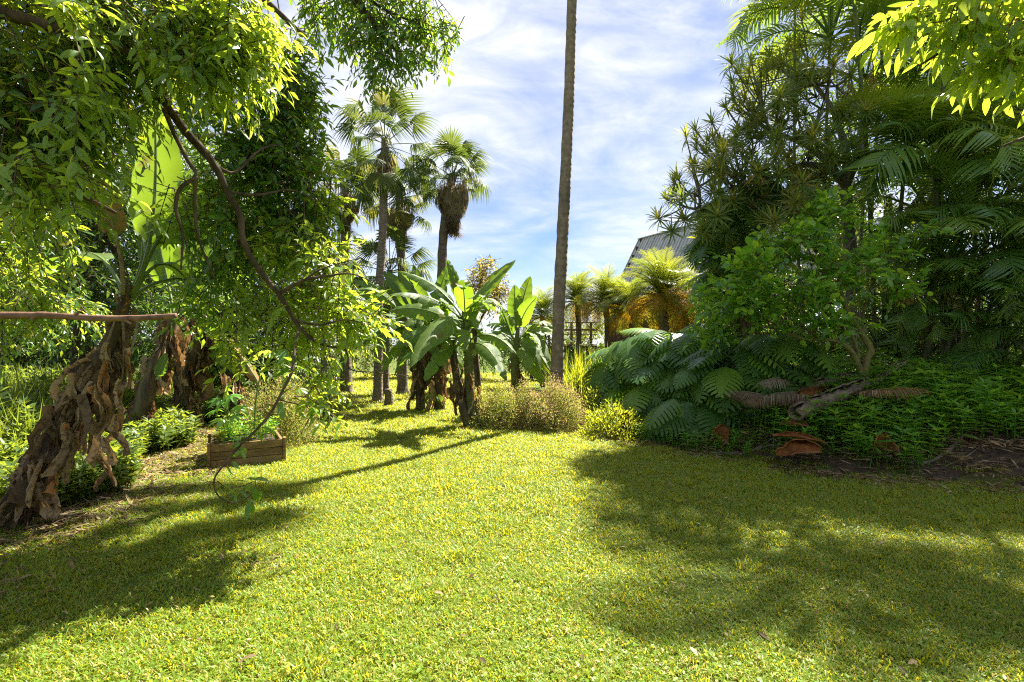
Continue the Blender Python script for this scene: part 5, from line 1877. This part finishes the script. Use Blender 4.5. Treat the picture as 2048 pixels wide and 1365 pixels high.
def dracaena():
    r = np.random.default_rng(71)
    ros = [rosette(k) for k in range(4)]
    D = 9.6
    base = P(1712, 690, 9.2)
    base[2] = float(zg(base[0], base[1]))
    th = Thing('sword_leaf_tree', 'many branched tree with spiky tufts of sword leaves and bare grey limbs against the sky', 'tree', base)
    tr = [(1705, 560, 9.3), (1695, 430, 9.4), (1692, 372, 9.4)]
    pts = [base - (0, 0, .1)] + [P(*q) for q in tr]
    world_limb(th, pts, (.13, .11, .10, .09), M['grey_bark'], 'trunk', 10)
    s0 = P(1692, 372, 9.4)
    mains = [[(1650, 320, 9.4), (1600, 285, 9.5), (1540, 265, 9.6)], [(1690, 300, 9.4), (1665, 220, 9.5), (1630, 170, 9.6)], [(1660, 340, 9.3), (1610, 330, 9.2), (1560, 350, 9.1), (1480, 370, 9.0)],
             [(1720, 300, 9.5), (1725, 230, 9.6), (1700, 170, 9.8)], [(1690, 420, 9.3), (1600, 420, 9.2), (1500, 440, 9.1), (1400, 420, 9.0)]]
    ends = []
    for mpts in mains:
        pp = [s0] + [P(*q) for q in mpts]
        world_limb(th, pp, np.linspace(.075, .035, len(pp)), M['grey_bark'], 'branch', 8)
        ends += pp[1:]
    tips = []
    targets = [(1490, 250), (1420, 240), (1440, 300), (1395, 285), (1470, 200), (1520, 150), (1560, 130), (1500, 310), (1450, 360), (1385, 260), (1540, 200), (1580, 180), (1620, 130), (1600, 90), (1650, 110), (1480, 160), (1510, 260), (1560, 240), (1590, 230), (1620, 270),
               (1640, 240), (1560, 300), (1530, 340), (1500, 390), (1340, 382), (1380, 330), (1390, 345), (1400, 390), (1430, 330), (1410, 440), (1400, 470), (1460, 420), (1540, 400), (1590, 360), (1640, 360), (1620, 400), (1680, 200), (1710, 150), (1740, 210),
               (1580, 150), (1545, 115), (1660, 170), (1610, 200), (1520, 180), (1470, 280), (1440, 210), (1500, 120), (1570, 90), (1480, 340), (1575, 330), (1620, 310), (1650, 280), (1670, 330), (1380, 400), (1440, 400), (1480, 440), (1420, 280)]
    tw = G()
    for (px, py) in targets:
        if px < 1385 and py > 392:
            continue
        d = 9.3 + r.normal() * .35
        t = P(px + r.normal() * 5, py + r.normal() * 5, d)
        j = min(range(len(ends)), key=lambda i: np.linalg.norm(ends[i] - t) + r.random() * .3)
        s_ = ends[j]
        m = (s_ + t) / 2 + np.array((0, 0, -.08)) + r.normal(size=3) * .06
        world_limb(th, [s_, m, t], (.028, .02, .014), M['grey_bark'], 'branch', 6)
        tips.append((t, unit(t - m)))
        for _ in range(3):
            q = m * (.5 - .2 * r.random()) + t * .5 + r.normal(size=3) * .28
            tw.add(*tube(smooth_path(np.array((m, (m + q) / 2 + (0, 0, -.03), q)), 3), (.014, .010), 5), 0)
            tips.append((q, unit(q - m)))
    th.part('twigs', tw, M['grey_bark'], stuff=True)
    for (t, d) in tips:
        dd = unit(d * .7 + np.array((0, 0, .8)))
        a = r.random() * 6.28
        R = frames(np.array([(math.cos(a), math.sin(a), 0.0)]) - dd * (math.cos(a) * dd[0] + math.sin(a) * dd[1]), dd[None])[0]
        th.inst('leaf_rosette', ros[r.integers(4)], t, R, .21 + .08 * r.random())


dracaena()


# ------------------------------------------------------------------ split-leaf thicket
def monstera_leaf(seed):
    r = np.random.default_rng(seed)
    g = G()
    n = 9
    per = 3
    L = 1.0
    droop = .22 + .12 * r.random()

    def midp(t):
        return np.array((0, t * L, -droop * t * t))

    def half(t):
        return .50 * max(0.0, math.sin(PI * min(1, (t + .16) / 1.16) ** .72)) ** .75
    # stalk behind the leaf
    st = np.array([(0, -.65, -.75), (0, -.35, -.30), (0, -.08, -.04), (0, .02, 0)])
    g.add(*tube(smooth_path(st, 3), (.02, .014, .012), 5, cap=False), .4)
    # solid zone next to the midrib
    ts = np.linspace(0, 1, n * 1 + 1)
    for side in (-1, 1):
        v = []
        for t in ts:
            h = half(t) * .33
            v += [midp(t), midp(t) + np.array((side * h, h * .35, -.12 * h + .05 * h))]
        tr = grid_tris(len(ts), 2)
        g.add(np.array(v), tr if side > 0 else tr[:, ::-1], .05)
        for k in range(n):
            t0, t1 = k / n, (k + 1) / n
            gap = .16 if r.random() < .85 else .03
            w = t1 - t0
            a, b = t0 + w * gap * .5, t1 - w * gap * .5
            tc = (a + b) / 2
            H = half(tc) * (.92 + .14 * r.random())
            pts = []
            for q, nar, dz in ((.33, 1.0, 0.0), (.66, .92, -.05), (.88, .80, -.13), (1.0, .38, -.21)):
                for tt in (a, b):
                    t_ = tc + (tt - tc) * nar
                    h = H * q
                    f = h * .35 + .10 * q * q * H
                    base = midp(min(1.0, t_))
                    extra = max(0.0, t_ - 1)
                    pts.append(base + np.array((side * h, f + extra, dz * H * 1.6 - .03 * h)))
            tr = grid_tris(4, 2)
            g.add(np.array(pts), tr[:, ::-1] if side > 0 else tr, .02 + .08 * r.random())
    return g.mesh('leaf', M['monstera'])


MON = [monstera_leaf(k) for k in range(6)]


def monstera(label, mounds, r, base):
    b = np.array((base[0], base[1], float(zg(base[0], base[1]))))
    th = Thing('split_leaf_plant', label, 'monstera', b, 'split leaf plants in the thicket')
    stems = G()
    for (px, py, d, rx, ry, rd, n, s_) in mounds:
        c = P(px, py, d)
        R = np.array((rx / F * d, rd, ry / F * d))
        stems.add(*tube(smooth_path(np.array((b, b * .5 + c * .5 + r.normal(size=3) * .2, c)), 5), (.05, .03), 6), 0)
        for _ in range(n):
            u = unit(r.normal(size=3))
            if u[1] > .35:
                u[1] *= -1
            if u[2] < -.55:
                u[2] *= -.5
            u = unit(u)
            p = c + u * R * (.8 + .25 * r.random())
            nn = unit(u * np.array((.8, .7, .5)) + np.array((0, -.15, .95)) + r.normal(size=3) * .22)
            dr = np.array((u[0], u[1] - .25, -.45)) + r.normal(size=3) * .35
            dr = dr - nn * np.dot(dr, nn)
            Rm = frames(dr[None], nn[None])[0]
            th.inst('leaf', MON[r.integers(6)], p, Rm, s_ * (.7 + .5 * r.random()))
    th.part('stems', stems, M['stem_dark'], stuff=True)


def thicket():
    r = np.random.default_rng(81)
    monstera('split leaf plant mound with glossy leaves next to the tall grass clump', [(1255, 735, 10.0, 55, 45, .45, 30, .60), (1310, 700, 9.6, 75, 45, .5, 32, .62), (1330, 770, 9.0, 80, 55, .5, 34, .60)], r, (2.7, 9.6))
    monstera('split leaf plant with broad drooping leaves overhanging the orange sheath', [(1420, 700, 8.8, 85, 55, .5, 36, .62), (1430, 790, 8.3, 90, 45, .5, 34, .60), (1520, 770, 7.8, 80, 45, .4, 30, .6), (1560, 700, 7.9, 70, 45, .4, 18, .56), (1390, 810, 8.0, 70, 40, .4, 26, .58), (1470, 730, 7.9, 80, 45, .4, 24, .58)], r, (3.9, 9.2))
    monstera('split leaf plant climbing the branches in front of the grey roof', [(1440, 500, 9.0, 45, 45, .4, 18, .58), (1450, 430, 9.0, 60, 40, .4, 16, .56), (1520, 440, 8.9, 60, 50, .4, 12, .52), (1430, 570, 8.9, 40, 40, .35, 16, .55), (1480, 380, 9.2, 60, 40, .4, 14, .55), (1490, 510, 9.2, 70, 60, .4, 18, .55)], r, (4.6, 10.0))


thicket()


# ------------------------------------------------------------------ small mossy tree
def citrus():
    r = np.random.default_rng(91)
    D = 7.3
    b = P(1728, 800, D)
    b[2] = float(zg(b[0], D))
    th = Thing('citrus_tree', 'small tree with a mossy forked trunk and glossy rounded bright green leaves', 'tree', b)
    limb(th, [(1730, 830, D, .075), (1728, 790, D, .066), (1728, 755, D, .058), (1735, 715, D, .05), (1742, 700, D, .046), (1726, 672, D, .04), (1712, 650, D - .1, .034), (1690, 610, D - .15, .028), (1680, 560, D - .2, .02), (1690, 500, D - .2, .01)], M['citrus_bark'], 10, 'trunk')
    limb(th, [(1727, 760, D, .05), (1716, 730, D, .042), (1700, 700, D - .05, .038), (1670, 682, D - .1, .03), (1640, 680, D - .15, .026), (1600, 676, D - .2, .022), (1560, 655, D - .25, .016), (1500, 620, D - .3, .01)], M['citrus_bark'], 8)
    limb(th, [(1716, 728, D, .034), (1714, 700, D, .03), (1700, 665, D, .02), (1670, 630, D, .014), (1630, 570, D, .008)], M['citrus_bark'], 7)
    limb(th, [(1727, 674, D, .03), (1725, 640, D, .022), (1740, 580, D, .016), (1770, 530, D, .01)], M['citrus_bark'], 7)
    limb(th, [(1640, 680, D - .15, .016), (1590, 640, D - .2, .012), (1550, 580, D - .3, .007)], M['citrus_bark'], 6)
    limb(th, [(1690, 610, D - .15, .018), (1640, 540, D - .2, .012), (1600, 470, D - .2, .007)], M['citrus_bark'], 6)
    limb(th, [(1740, 580, D, .012), (1800, 540, D - .1, .009), (1850, 480, D - .1, .005)], M['citrus_bark'], 6)
    blobs = [(1500, 545, 6.9, 75, 50, .5, 50), (1590, 470, 7.0, 70, 45, .5, 42), (1660, 430, 7.1, 70, 35, .4, 34), (1700, 530, 6.9, 85, 55, .5, 46), (1455, 600, 7.0, 60, 45, .4, 44), (1590, 580, 6.8, 85, 45, .45, 48), (1770, 490, 7.1, 60, 42, .4, 28), (1540, 640, 7.0, 55, 30, .4, 20),
             (1690, 635, 6.8, 45, 22, .3, 10), (1800, 570, 7.0, 40, 36, .3, 14), (1855, 455, 7.1, 38, 20, .25, 8), (1430, 660, 7.4, 45, 30, .3, 24), (1630, 640, 7.0, 50, 25, .3, 12)]
    p, a = spray_points(blobs, r)
    a = unit(a + np.array((0, -.1, .35)))
    pos, R, sc, sp = leaf_sprays(p, a, r, .34, 9, .118, .15, .15, .4)
    foliage(th, LEAF_OVAL, pos, R, sc, M['citrus'], 300, 'foliage', r)
    th.part('twigs', G().add(*twig_geo(sp, .0045)), M['citrus_bark'], stuff=True)


citrus()


# ------------------------------------------------------------------ low bushes
def dome_bush(name, label, cat, px, py, d, rx, ry, mats, n, leaf, r, group=None, tip=None, tmpl=LEAF_TINY, rdepth=None):
    c = P(px, py, d)
    hx = rx / F * d
    hz = c[2] + ry / F * d
    b = np.array((c[0], d, float(zg(c[0], d))))
    th = Thing(name, label, cat, b, group)
    # twiggy inside
    g = G()
    for k in range(46):
        u = unit(np.abs(r.normal(size=3)) * (1, 1, 1) * np.sign(r.normal(size=3)) * (1, 1, 0) + np.array((0, 0, abs(r.normal()) + .15)))
        e = b + u * np.array((hx, rdepth or hx, hz - b[2])) * (.75 + .2 * r.random())
        g.add(*tube(smooth_path(np.array((b + r.normal(size=3) * (.05, .05, 0), (b + e) / 2 + r.normal(size=3) * .04, e)), 3), (.008, .003), 4), 0)
    th.part('twigs', g, M['bark_red'], stuff=True)

    def shell(m, lo, hi):
        u = unit(r.normal(size=(m, 3)))
        u[:, 2] = np.abs(u[:, 2]) * 1.0 - .12
        lump = 1 + .19 * np.sin(u[:, 0] * 5 + px) * np.cos(u[:, 1] * 4 + py) + .10 * np.sin(u[:, 2] * 9 + u[:, 0] * 6) + .10 * r.normal(size=m)
        q = (lo + (hi - lo) * r.random(m) ** .6) * lump
        p = b + u * np.array((hx, rdepth or hx, hz - b[2])) * q[:, None]
        p[:, 2] = np.maximum(p[:, 2], b[2] + .02)
        d_ = u + r.normal(size=(m, 3)) * .7 + np.array((0, 0, .3))
        R = frames(d_, u + r.normal(size=(m, 3)) * .8)
        return p, R
    p, R = shell(n, .45, 1.0)
    foliage(th, tmpl, p, R, leaf * (.6 + .8 * r.random(n)), mats, 0, 'foliage', r)
    if tip:
        m = int(n * tip[1])
        p, R = shell(m, .86, 1.06)
        foliage(th, LEAF_TINY, p, R, leaf * .8 * (.6 + .8 * r.random(m)), M[tip[0]], 0, 'flower_heads', r)
    return th


def bushes():
    r = np.random.default_rng(95)
    g_ = 'russet flowering bushes beside the lawn'
    dome_bush('flowering_bush', 'round russet bush in front of the tall palm trunk', 'bush', 1108, 815, 9.0, 58, 50, M['spirea'], 15000, .032, r, g_, ('spirea_red', .62))
    dome_bush('flowering_bush', 'russet green bush leaning against the front banana trunk', 'bush', 1000, 812, 9.3, 56, 46, M['spirea'], 14000, .032, r, g_, ('spirea_red', .22))
    dome_bush('flowering_bush', 'small russet bush filling the gap between the two larger ones', 'bush', 1052, 810, 9.5, 45, 44, M['spirea'], 9000, .032, r, g_, ('spirea_red', .35))
    dome_bush('flowering_bush', 'feathery russet bush growing behind the wooden planter box', 'bush', 560, 828, 8.0, 72, 72, M['spirea'], 16000, .034, r, g_, ('spirea_red', .30))
    dome_bush('lime_bush', 'low lime green leafy shrub at the edge of the split leaf thicket', 'bush', 1228, 842, 8.35, 72, 34, M['lime'], 4600, .06, r, None, None, LEAF)
    dome_bush('lime_bush', 'low lime green shrub beneath the tall reedy grass', 'bush', 1178, 808, 9.4, 40, 30, M['lime'], 2200, .06, r, None, None, LEAF)
    # reedy grass clump
    b = np.array((1.45, 10.6, float(zg(1.45, 10.6))))
    th = Thing('reed_clump', 'clump of tall yellow green reedy grass right of the tall palm trunk', 'grass clump', b)
    for k in range(7):
        g = G()
        v, t, a = blades(r, 60, .22, .9, 1.5, .026, (4, 34))
        off = np.array((r.normal() * .32, r.normal() * .25, 0))
        g.add(v + b + off, t, a)
        th.part('tuft', g, M['lime'])


bushes()


# ------------------------------------------------------------------ planter box and its plants
def planter():
    r = np.random.default_rng(97)
    a, b = P(421, 932, 6.15), P(566, 926, 6.55)
    a[2] = b[2] = 0
    ax = unit(b - a)
    back = np.array((-ax[1], ax[0], 0))
    W = np.linalg.norm(b - a)
    dep, h = .85, .30
    R = np.stack((ax, back, np.array((0, 0, 1.0))), -1)
    th = Thing('planter_box', 'low weathered wooden planter box full of leafy herbs on the lawn', 'planter', (a + b) / 2 + back * dep / 2)
    c0 = (a + b) / 2
    bh = h / 3
    for k in range(3):
        z = bh * (k + .5)
        th.part('plank', G().add(*box(c0 + np.array((0, 0, z)) + back * (.02 + .004 * r.normal()), (W, .032, bh - .005), R, .004)), M['plank'], smooth=False)
        th.part('plank', G().add(*box(c0 + np.array((0, 0, z)) + back * (dep - .02), (W, .032, bh - .005), R, .004)), M['plank'], smooth=False)
        for s_ in (-1, 1):
            th.part('plank', G().add(*box(c0 + ax * s_ * (W / 2 - .016) + back * dep / 2 + np.array((0, 0, z)), (.032, dep - .08, bh - .005), R, .004)), M['plank'], smooth=False)
    for s_ in (-1, 1):
        for q in (.018, dep - .018):
            th.part('corner_post', G().add(*box(c0 + ax * s_ * (W / 2 + .018) + back * q + np.array((0, 0, h / 2 + .008)), (.034, .07, h + .016), R, .004)), M['plank'], smooth=False)
    th.part('soil', G().add(*box(c0 + back * dep / 2 + np.array((0, 0, h * .42)), (W - .07, dep - .08, h * .82), R)), M['soil'], smooth=False)
    mid = c0 + back * dep / 2
    # herbs
    t2 = Thing('herb_clump', 'bushy green herbs spilling over the wooden planter box', 'herbs', mid + np.array((0, 0, h * .83)))
    for k in range(90):
        g = weed_plant(r, .16 + .20 * r.random(), 4, .075, LEAF)
        q = mid + ax * (r.random() - .5) * (W - .1) + back * (r.random() - .5) * (dep - .12) + np.array((0, 0, h * .83))
        v = np.concatenate(g.v)
        gg = G().add(v + q, np.concatenate(g.t), np.concatenate(g.a))
        if k < 60:
            t2.part('sprig', gg, M['weed'] if k % 3 else M['lime'])
    # plants with hand shaped leaves
    def palmate(seed):
        rr = np.random.default_rng(seed)
        g = G()
        pos, d, sc = [], [], []
        for j in range(7):
            an = math.radians(-125 + 250 * j / 6)
            pos.append((0, 0, 0))
            d.append((math.sin(an), math.cos(an), -.18 - .2 * rr.random()))
            sc.append(.85 - .3 * abs(j - 3) / 3)
        g.add(*scatter(LEAF_FINE[0] * (.85, 1, 1), LEAF_FINE[1], np.array(pos), frames(np.array(d), np.tile((0, 0, 1.0), (7, 1))), np.array(sc), np.full(7, .1 * rr.random())))
        return g
    pal = [palmate(k).mesh('leaf', M['citrus']) for k in range(3)]
    pal2 = [palmate(k + 5).mesh('leaf', M['young']) for k in range(3)]

    def hand_plant(label, path, tops, mesh, size):
        p, rad = pix_path(path)
        bb = p[0].copy()
        bb[2] = max(0.0, bb[2])
        t3 = Thing('hand_leaf_plant', label, 'shrub', bb)
        t3.part('stem', tube(p, rad, 6, .05), M['stalk'])
        for (px, py, d) in tops:
            q = P(px, py, d)
            s_ = p[-1] - np.array((0, 0, .12 * r.random()))
            m = (s_ + q) / 2 + np.array((0, 0, .03))
            lv = t3.part('stalk', tube(smooth_path(np.array((s_, m, q)), 3), (.006, .004), 5), M['stalk'])
            dr = unit(q - s_)
            R_ = frames(np.array([(dr[0], dr[1], -.15)]), np.array([(0, -.35, 1.0)]) + r.normal(size=(1, 3)) * .25)[0]
            t3.inst('leaf', mesh[r.integers(3)], q, R_, size * (.8 + .4 * r.random()))
    hand_plant('tall plant with bright hand shaped leaves behind the planter box', [(508, 870, 6.9, .014), (512, 800, 6.9, .012), (520, 755, 6.9, .010), (525, 730, 6.9, .008)],
               [(490, 722, 6.7), (545, 706, 6.8), (585, 712, 6.9), (610, 720, 7.0), (505, 712, 7.2), (560, 728, 6.6), (480, 745, 7.0), (530, 700, 7.3), (598, 778, 6.8), (575, 745, 7.1)], pal2, .23)
    hand_plant('plant with dark hand shaped leaves rising from the planter box', [(458, 884, 6.7, .012), (456, 850, 6.7, .010), (455, 820, 6.6, .008)],
               [(462, 790, 6.5), (440, 800, 6.5), (478, 812, 6.5), (452, 775, 6.6), (430, 820, 6.7), (470, 830, 6.4), (446, 838, 6.4)], pal, .22)


planter()


# ------------------------------------------------------------------ stump, fallen wood, sheaths, sticks
def small_things():
    r = np.random.default_rng(99)
    b = P(777, 815, 12.3)
    b[2] = 0
    g = G()
    z = np.linspace(-.03, .44, 8)
    g.add(*tube(np.stack((b[0] + .01 * np.sin(z * 9), np.full(8, b[1]), z), -1), (.135, .118, .11, .105, .10, .098, .096, .094), 14, .08, seed=3), 0)
    th = Thing('tree_stump', 'short dark cut stump standing on the lawn before the palm trunks', 'stump', b)
    th.part('trunk', g, M['palm_bark'])

    def shell(name, label, cat, p0, p1, w, mat, bend=.5, group=None, sag=.0, seed=0, n=12, taper=(.5, 1, .8, .35), up=(0, -.3, 1), thick=.012):
        """a curled trough of bark or sheath"""
        rr = np.random.default_rng(seed)
        p0, p1 = np.asarray(p0, float), np.asarray(p1, float)
        t = np.linspace(0, 1, n)
        mid = p0 + (p1 - p0) * t[:, None] + np.array((0, 0, 1.0)) * (sag * np.sin(PI * t))[:, None]
        T = unit(np.gradient(mid, axis=0))
        X = unit(np.cross(T, up))
        N = np.cross(X, T)
        pr = np.interp(t, np.linspace(0, 1, len(taper)), taper)
        out, inn = [], []
        m = 9
        for j in range(m):
            a = bend * PI * (2 * j / (m - 1) - 1)
            w_ = w * pr * (1 + .10 * rr.normal(size=n) + .08 * np.sin(j * 2.6 + t * 3))
            c = X * (np.sin(a) * w_)[:, None] + N * ((1 - np.cos(a)) * w_)[:, None] + rr.normal(size=(n, 3)) * .004
            c2 = X * (np.sin(a) * (w_ - thick))[:, None] + N * ((1 - np.cos(a)) * (w_ - thick) + thick)[:, None]
            out.append(mid + c)
            inn.append(mid + c2)
        v = np.concatenate(out + inn)
        t1 = grid_tris(m, n)
        k = m * n
        tr = [t1, t1[:, ::-1] + k]
        for row in (0, m - 1):
            i = row * n + np.arange(n - 1)
            tr += [np.stack((i, i + 1, i + 1 + k), 1), np.stack((i, i + 1 + k, i + k), 1)]
        for col in (0, n - 1):
            i = np.arange(m - 1) * n + col
            tr += [np.stack((i, i + n, i + n + k), 1), np.stack((i, i + n + k, i + k), 1)]
        c = (p0 + p1) / 2
        c = np.array((c[0], c[1], min(p0[2], p1[2])))
        th = Thing(name, label, cat, c, group)
        th.part('curl' if cat != 'log' else 'trunk', G().add(v, np.concatenate(tr), 0), mat)
        return th

    def gp(px, py, d, dz=0):
        q = P(px, py, d)
        q[2] = max(q[2], float(zg(q[0], q[1])) + .03) + dz
        return q
    g_ = 'fallen palm sheaths on the bank'
    lg = shell('hollow_log', 'long hollow dead palm trunk lying propped against the small mossy tree', 'log', P(1588, 842, 6.6), P(1738, 772, 7.1), .105, M['log'], .93, seed=1, n=18, taper=(1.0, 1.0, .9, .85, .7), thick=.025)
    lg2 = shell('dead_branch', 'second grey dead palm trunk lying behind the hollow one', 'log', P(1560, 800, 7.2), P(1712, 752, 7.5), .07, M['log'], .95, seed=2, n=14, taper=(.6, 1, .9, .5), thick=.02)
    lg3 = shell('dead_branch', 'pale split frond stalk slanting up right of the mossy trunk', 'branch', P(1735, 775, 7.2), P(1815, 725, 7.4), .04, M['log'], .7, seed=3, n=12, taper=(.9, 1, .7, .3), thick=.01)
    shell('palm_sheath', 'bright orange crumpled palm sheath lying on the hollow log', 'palm sheath', P(1590, 822, 6.75), P(1632, 786, 6.9), .13, M['sheath'], .36, g_, .03, 5, 10, (.6, 1, .9, .6), (-.3, -1, .4))
    shell('palm_sheath', 'large reddish palm sheath lying flat at the lawn edge below the log', 'palm sheath', gp(1552, 908, 6.3), gp(1640, 902, 6.2), .085, M['sheath'], .62, g_, .04, 6, 12, (.35, 1, .9, .5), (0, -1, .5))
    shell('palm_sheath', 'long narrow palm sheath blade resting above the large reddish one', 'palm sheath', gp(1545, 882, 6.35, .06), gp(1655, 897, 6.25, .05), .045, M['sheath'], .6, g_, .03, 7, 12, (.3, 1, .7, .2), (0, -.6, 1))
    shell('palm_sheath', 'small dark curled palm sheath left of the dry stick', 'palm sheath', gp(1432, 888, 7.2), gp(1450, 860, 7.2, .05), .12, M['sheath'], .5, g_, .02, 8, 10, (.7, 1, .8, .4), (-.3, -1, .1))
    shell('palm_sheath', 'upright curled palm sheath among the weeds right of the mossy tree', 'palm sheath', gp(1772, 905, 6.0), gp(1765, 880, 6.0, .08), .12, M['sheath'], .5, g_, .0, 9, 10, (.8, 1, .7, .3), (-.6, -.8, .2))
    shell('palm_sheath', 'reddish palm sheath tilted on the low lime green shrub', 'palm sheath', P(1240, 850, 8.2), P(1268, 838, 8.2), .12, M['sheath'], .4, g_, .02, 10, 10, (.3, 1, .9, .4), (0, -1, .4))

    def stick(label, pts, rads):
        p = np.array([gp(*q) for q in pts])
        s_ = smooth_path(p, 5)
        th = Thing('stick', label, 'stick', p.mean(0))
        th.part('branch', tube(s_, rads, 7, .15, seed=len(pts)), M['grey_bark'])
    stick('long thin dry stick lying at the lawn edge before the small curled sheath', [(1425, 905, 7.05), (1480, 910, 6.95), (1545, 908, 6.85), (1562, 912, 6.7)], (.012, .018, .016, .01))
    stick('short forked dry stick leaning across the long thin one', [(1505, 905, 6.9), (1530, 893, 6.9, .03), (1552, 886, 6.9, .06)], (.014, .010, .006))
    stick('curved brown stick half buried in the bare earth strip', [(1752, 930, 6.15), (1800, 945, 6.0), (1850, 946, 5.9), (1890, 930, 5.95), (1925, 900, 6.1, .04)], (.008, .012, .018, .022, .024))
    stick('straight dry twig on the bare earth near the curved brown stick', [(1890, 945, 5.8), (1930, 935, 5.85), (1960, 915, 5.95)], (.006, .008, .006))
    stick('thin pale twig on the grass before the russet bushes', [(1250, 935, 6.25), (1280, 928, 6.3), (1300, 932, 6.3)], (.004, .006, .004))
    # dry fronds heaped behind the log
    for k, (px, py, d, a, lab) in enumerate(((1640, 800, 6.9, 2.6, 'dry palm frond spread below the hollow log'), (1740, 760, 7.4, .4, 'dry palm frond lying right of the mossy trunk'), (1690, 742, 7.7, 1.2, 'dry palm frond heaped behind the mossy trunk'), (1600, 770, 7.4, 2.9, 'dry palm frond drooping behind the bright orange sheath'))):
        c = gp(px, py, d, .05)
        th = Thing('fallen_frond', lab, 'palm frond', c, 'dry fronds around the hollow log')
        R = frames(np.array([(math.cos(a), math.sin(a), -.08)]), np.array([(0, 0, 1.0)]))[0]
        th.inst('frond', ARECA_DEAD[k % 2], c, R, 1.1, M['areca_dry'])
        th.inst('frond', ARECA_DEAD[(k + 1) % 2], c, frames(np.array([(math.cos(a + .7), math.sin(a + .7), .05)]), np.array([(0, 0, 1.0)]))[0], .9, M['fan_dry'])
    for k, (px, py, d, a, lab) in enumerate(((1570, 815, 6.9, 3.0, 'frayed dry frond hanging over the near end of the hollow log'), (1660, 822, 6.7, 2.2, 'brown dry frond under the middle of the hollow log'), (1700, 800, 6.9, 5.3, 'brown dry frond poking out below the mossy trunk'),
                                              (1540, 800, 7.3, 2.7, 'brown dry frond fanned out left of the hollow log'), (1770, 745, 7.6, 1.0, 'brown dry frond standing up right of the pale split stalk'))):
        q = gp(px, py, d, .06)
        th = Thing('fallen_frond', lab, 'palm frond', q, 'dry fronds around the hollow log')
        for j in range(3):
            aa = a + (j - 1) * .5
            th.inst('frond', ARECA_DEAD[(k + j) % 2], q, frames(np.array([(math.cos(aa), math.sin(aa), .05 + .22 * r.random())]), np.array([(r.normal() * .3, -.2, 1.0)]))[0], .55 + .35 * r.random(), (M['areca_dry'], M['fan_dry'], M['dry'])[(k + j) % 3])
    shell('palm_sheath', 'narrow orange palm sheath pointing up behind the bright orange crumpled one', 'palm sheath', P(1618, 800, 7.0), P(1668, 768, 7.3), .04, M['sheath'], .6, g_, .02, 21, 10, (.8, 1, .6, .2), (-.2, -.6, 1))
    shell('palm_sheath', 'brown palm sheath strip lying beneath the open end of the hollow log', 'palm sheath', gp(1560, 850, 6.7), gp(1625, 862, 6.5, .03), .05, M['sheath'], .6, g_, .02, 22, 10, (.3, 1, .8, .2), (0, -.6, 1))
    c = gp(395, 872, 8.6, .06)
    th = Thing('fallen_frond', 'dry brown frond lying on the grass left of the planter box', 'palm frond', c)
    th.inst('frond', ARECA_DEAD[0], c, frames(np.array([(-1.0, .1, .0)]), np.array([(0, 0, 1.0)]))[0], .75, M['dry'])
    th.inst('frond', ARECA_DEAD[1], c, frames(np.array([(-1.0, .5, .05)]), np.array([(0, 0, 1.0)]))[0], .6, M['dry'])
    # single fallen leaves on the lawn
    me = build_mesh('leaf', LEAF_FINE[0], LEAF_FINE[1], M['dry'])
    for (px, py, lab) in ((515, 1328, 'small orange brown fallen leaf low on the lawn'), (1395, 1320, 'pale brown fallen leaf on the sunlit lawn'), (868, 1193, 'dark fallen leaf in the middle of the lawn'), (1835, 1340, 'orange fallen leaf in the lawn shade')):
        d = F * CH / (py - HY)
        q = P(px, py, d)
        q[2] = float(zg(q[0], q[1])) + .045
        th = Thing('fallen_leaf', lab, 'leaf', q)
        a = r.random() * 6.28
        th.inst('leaf', me, q, frames(np.array([(math.cos(a), math.sin(a), .25)]), np.array([(0, -.3, 1.0)]))[0], .07)


small_things()
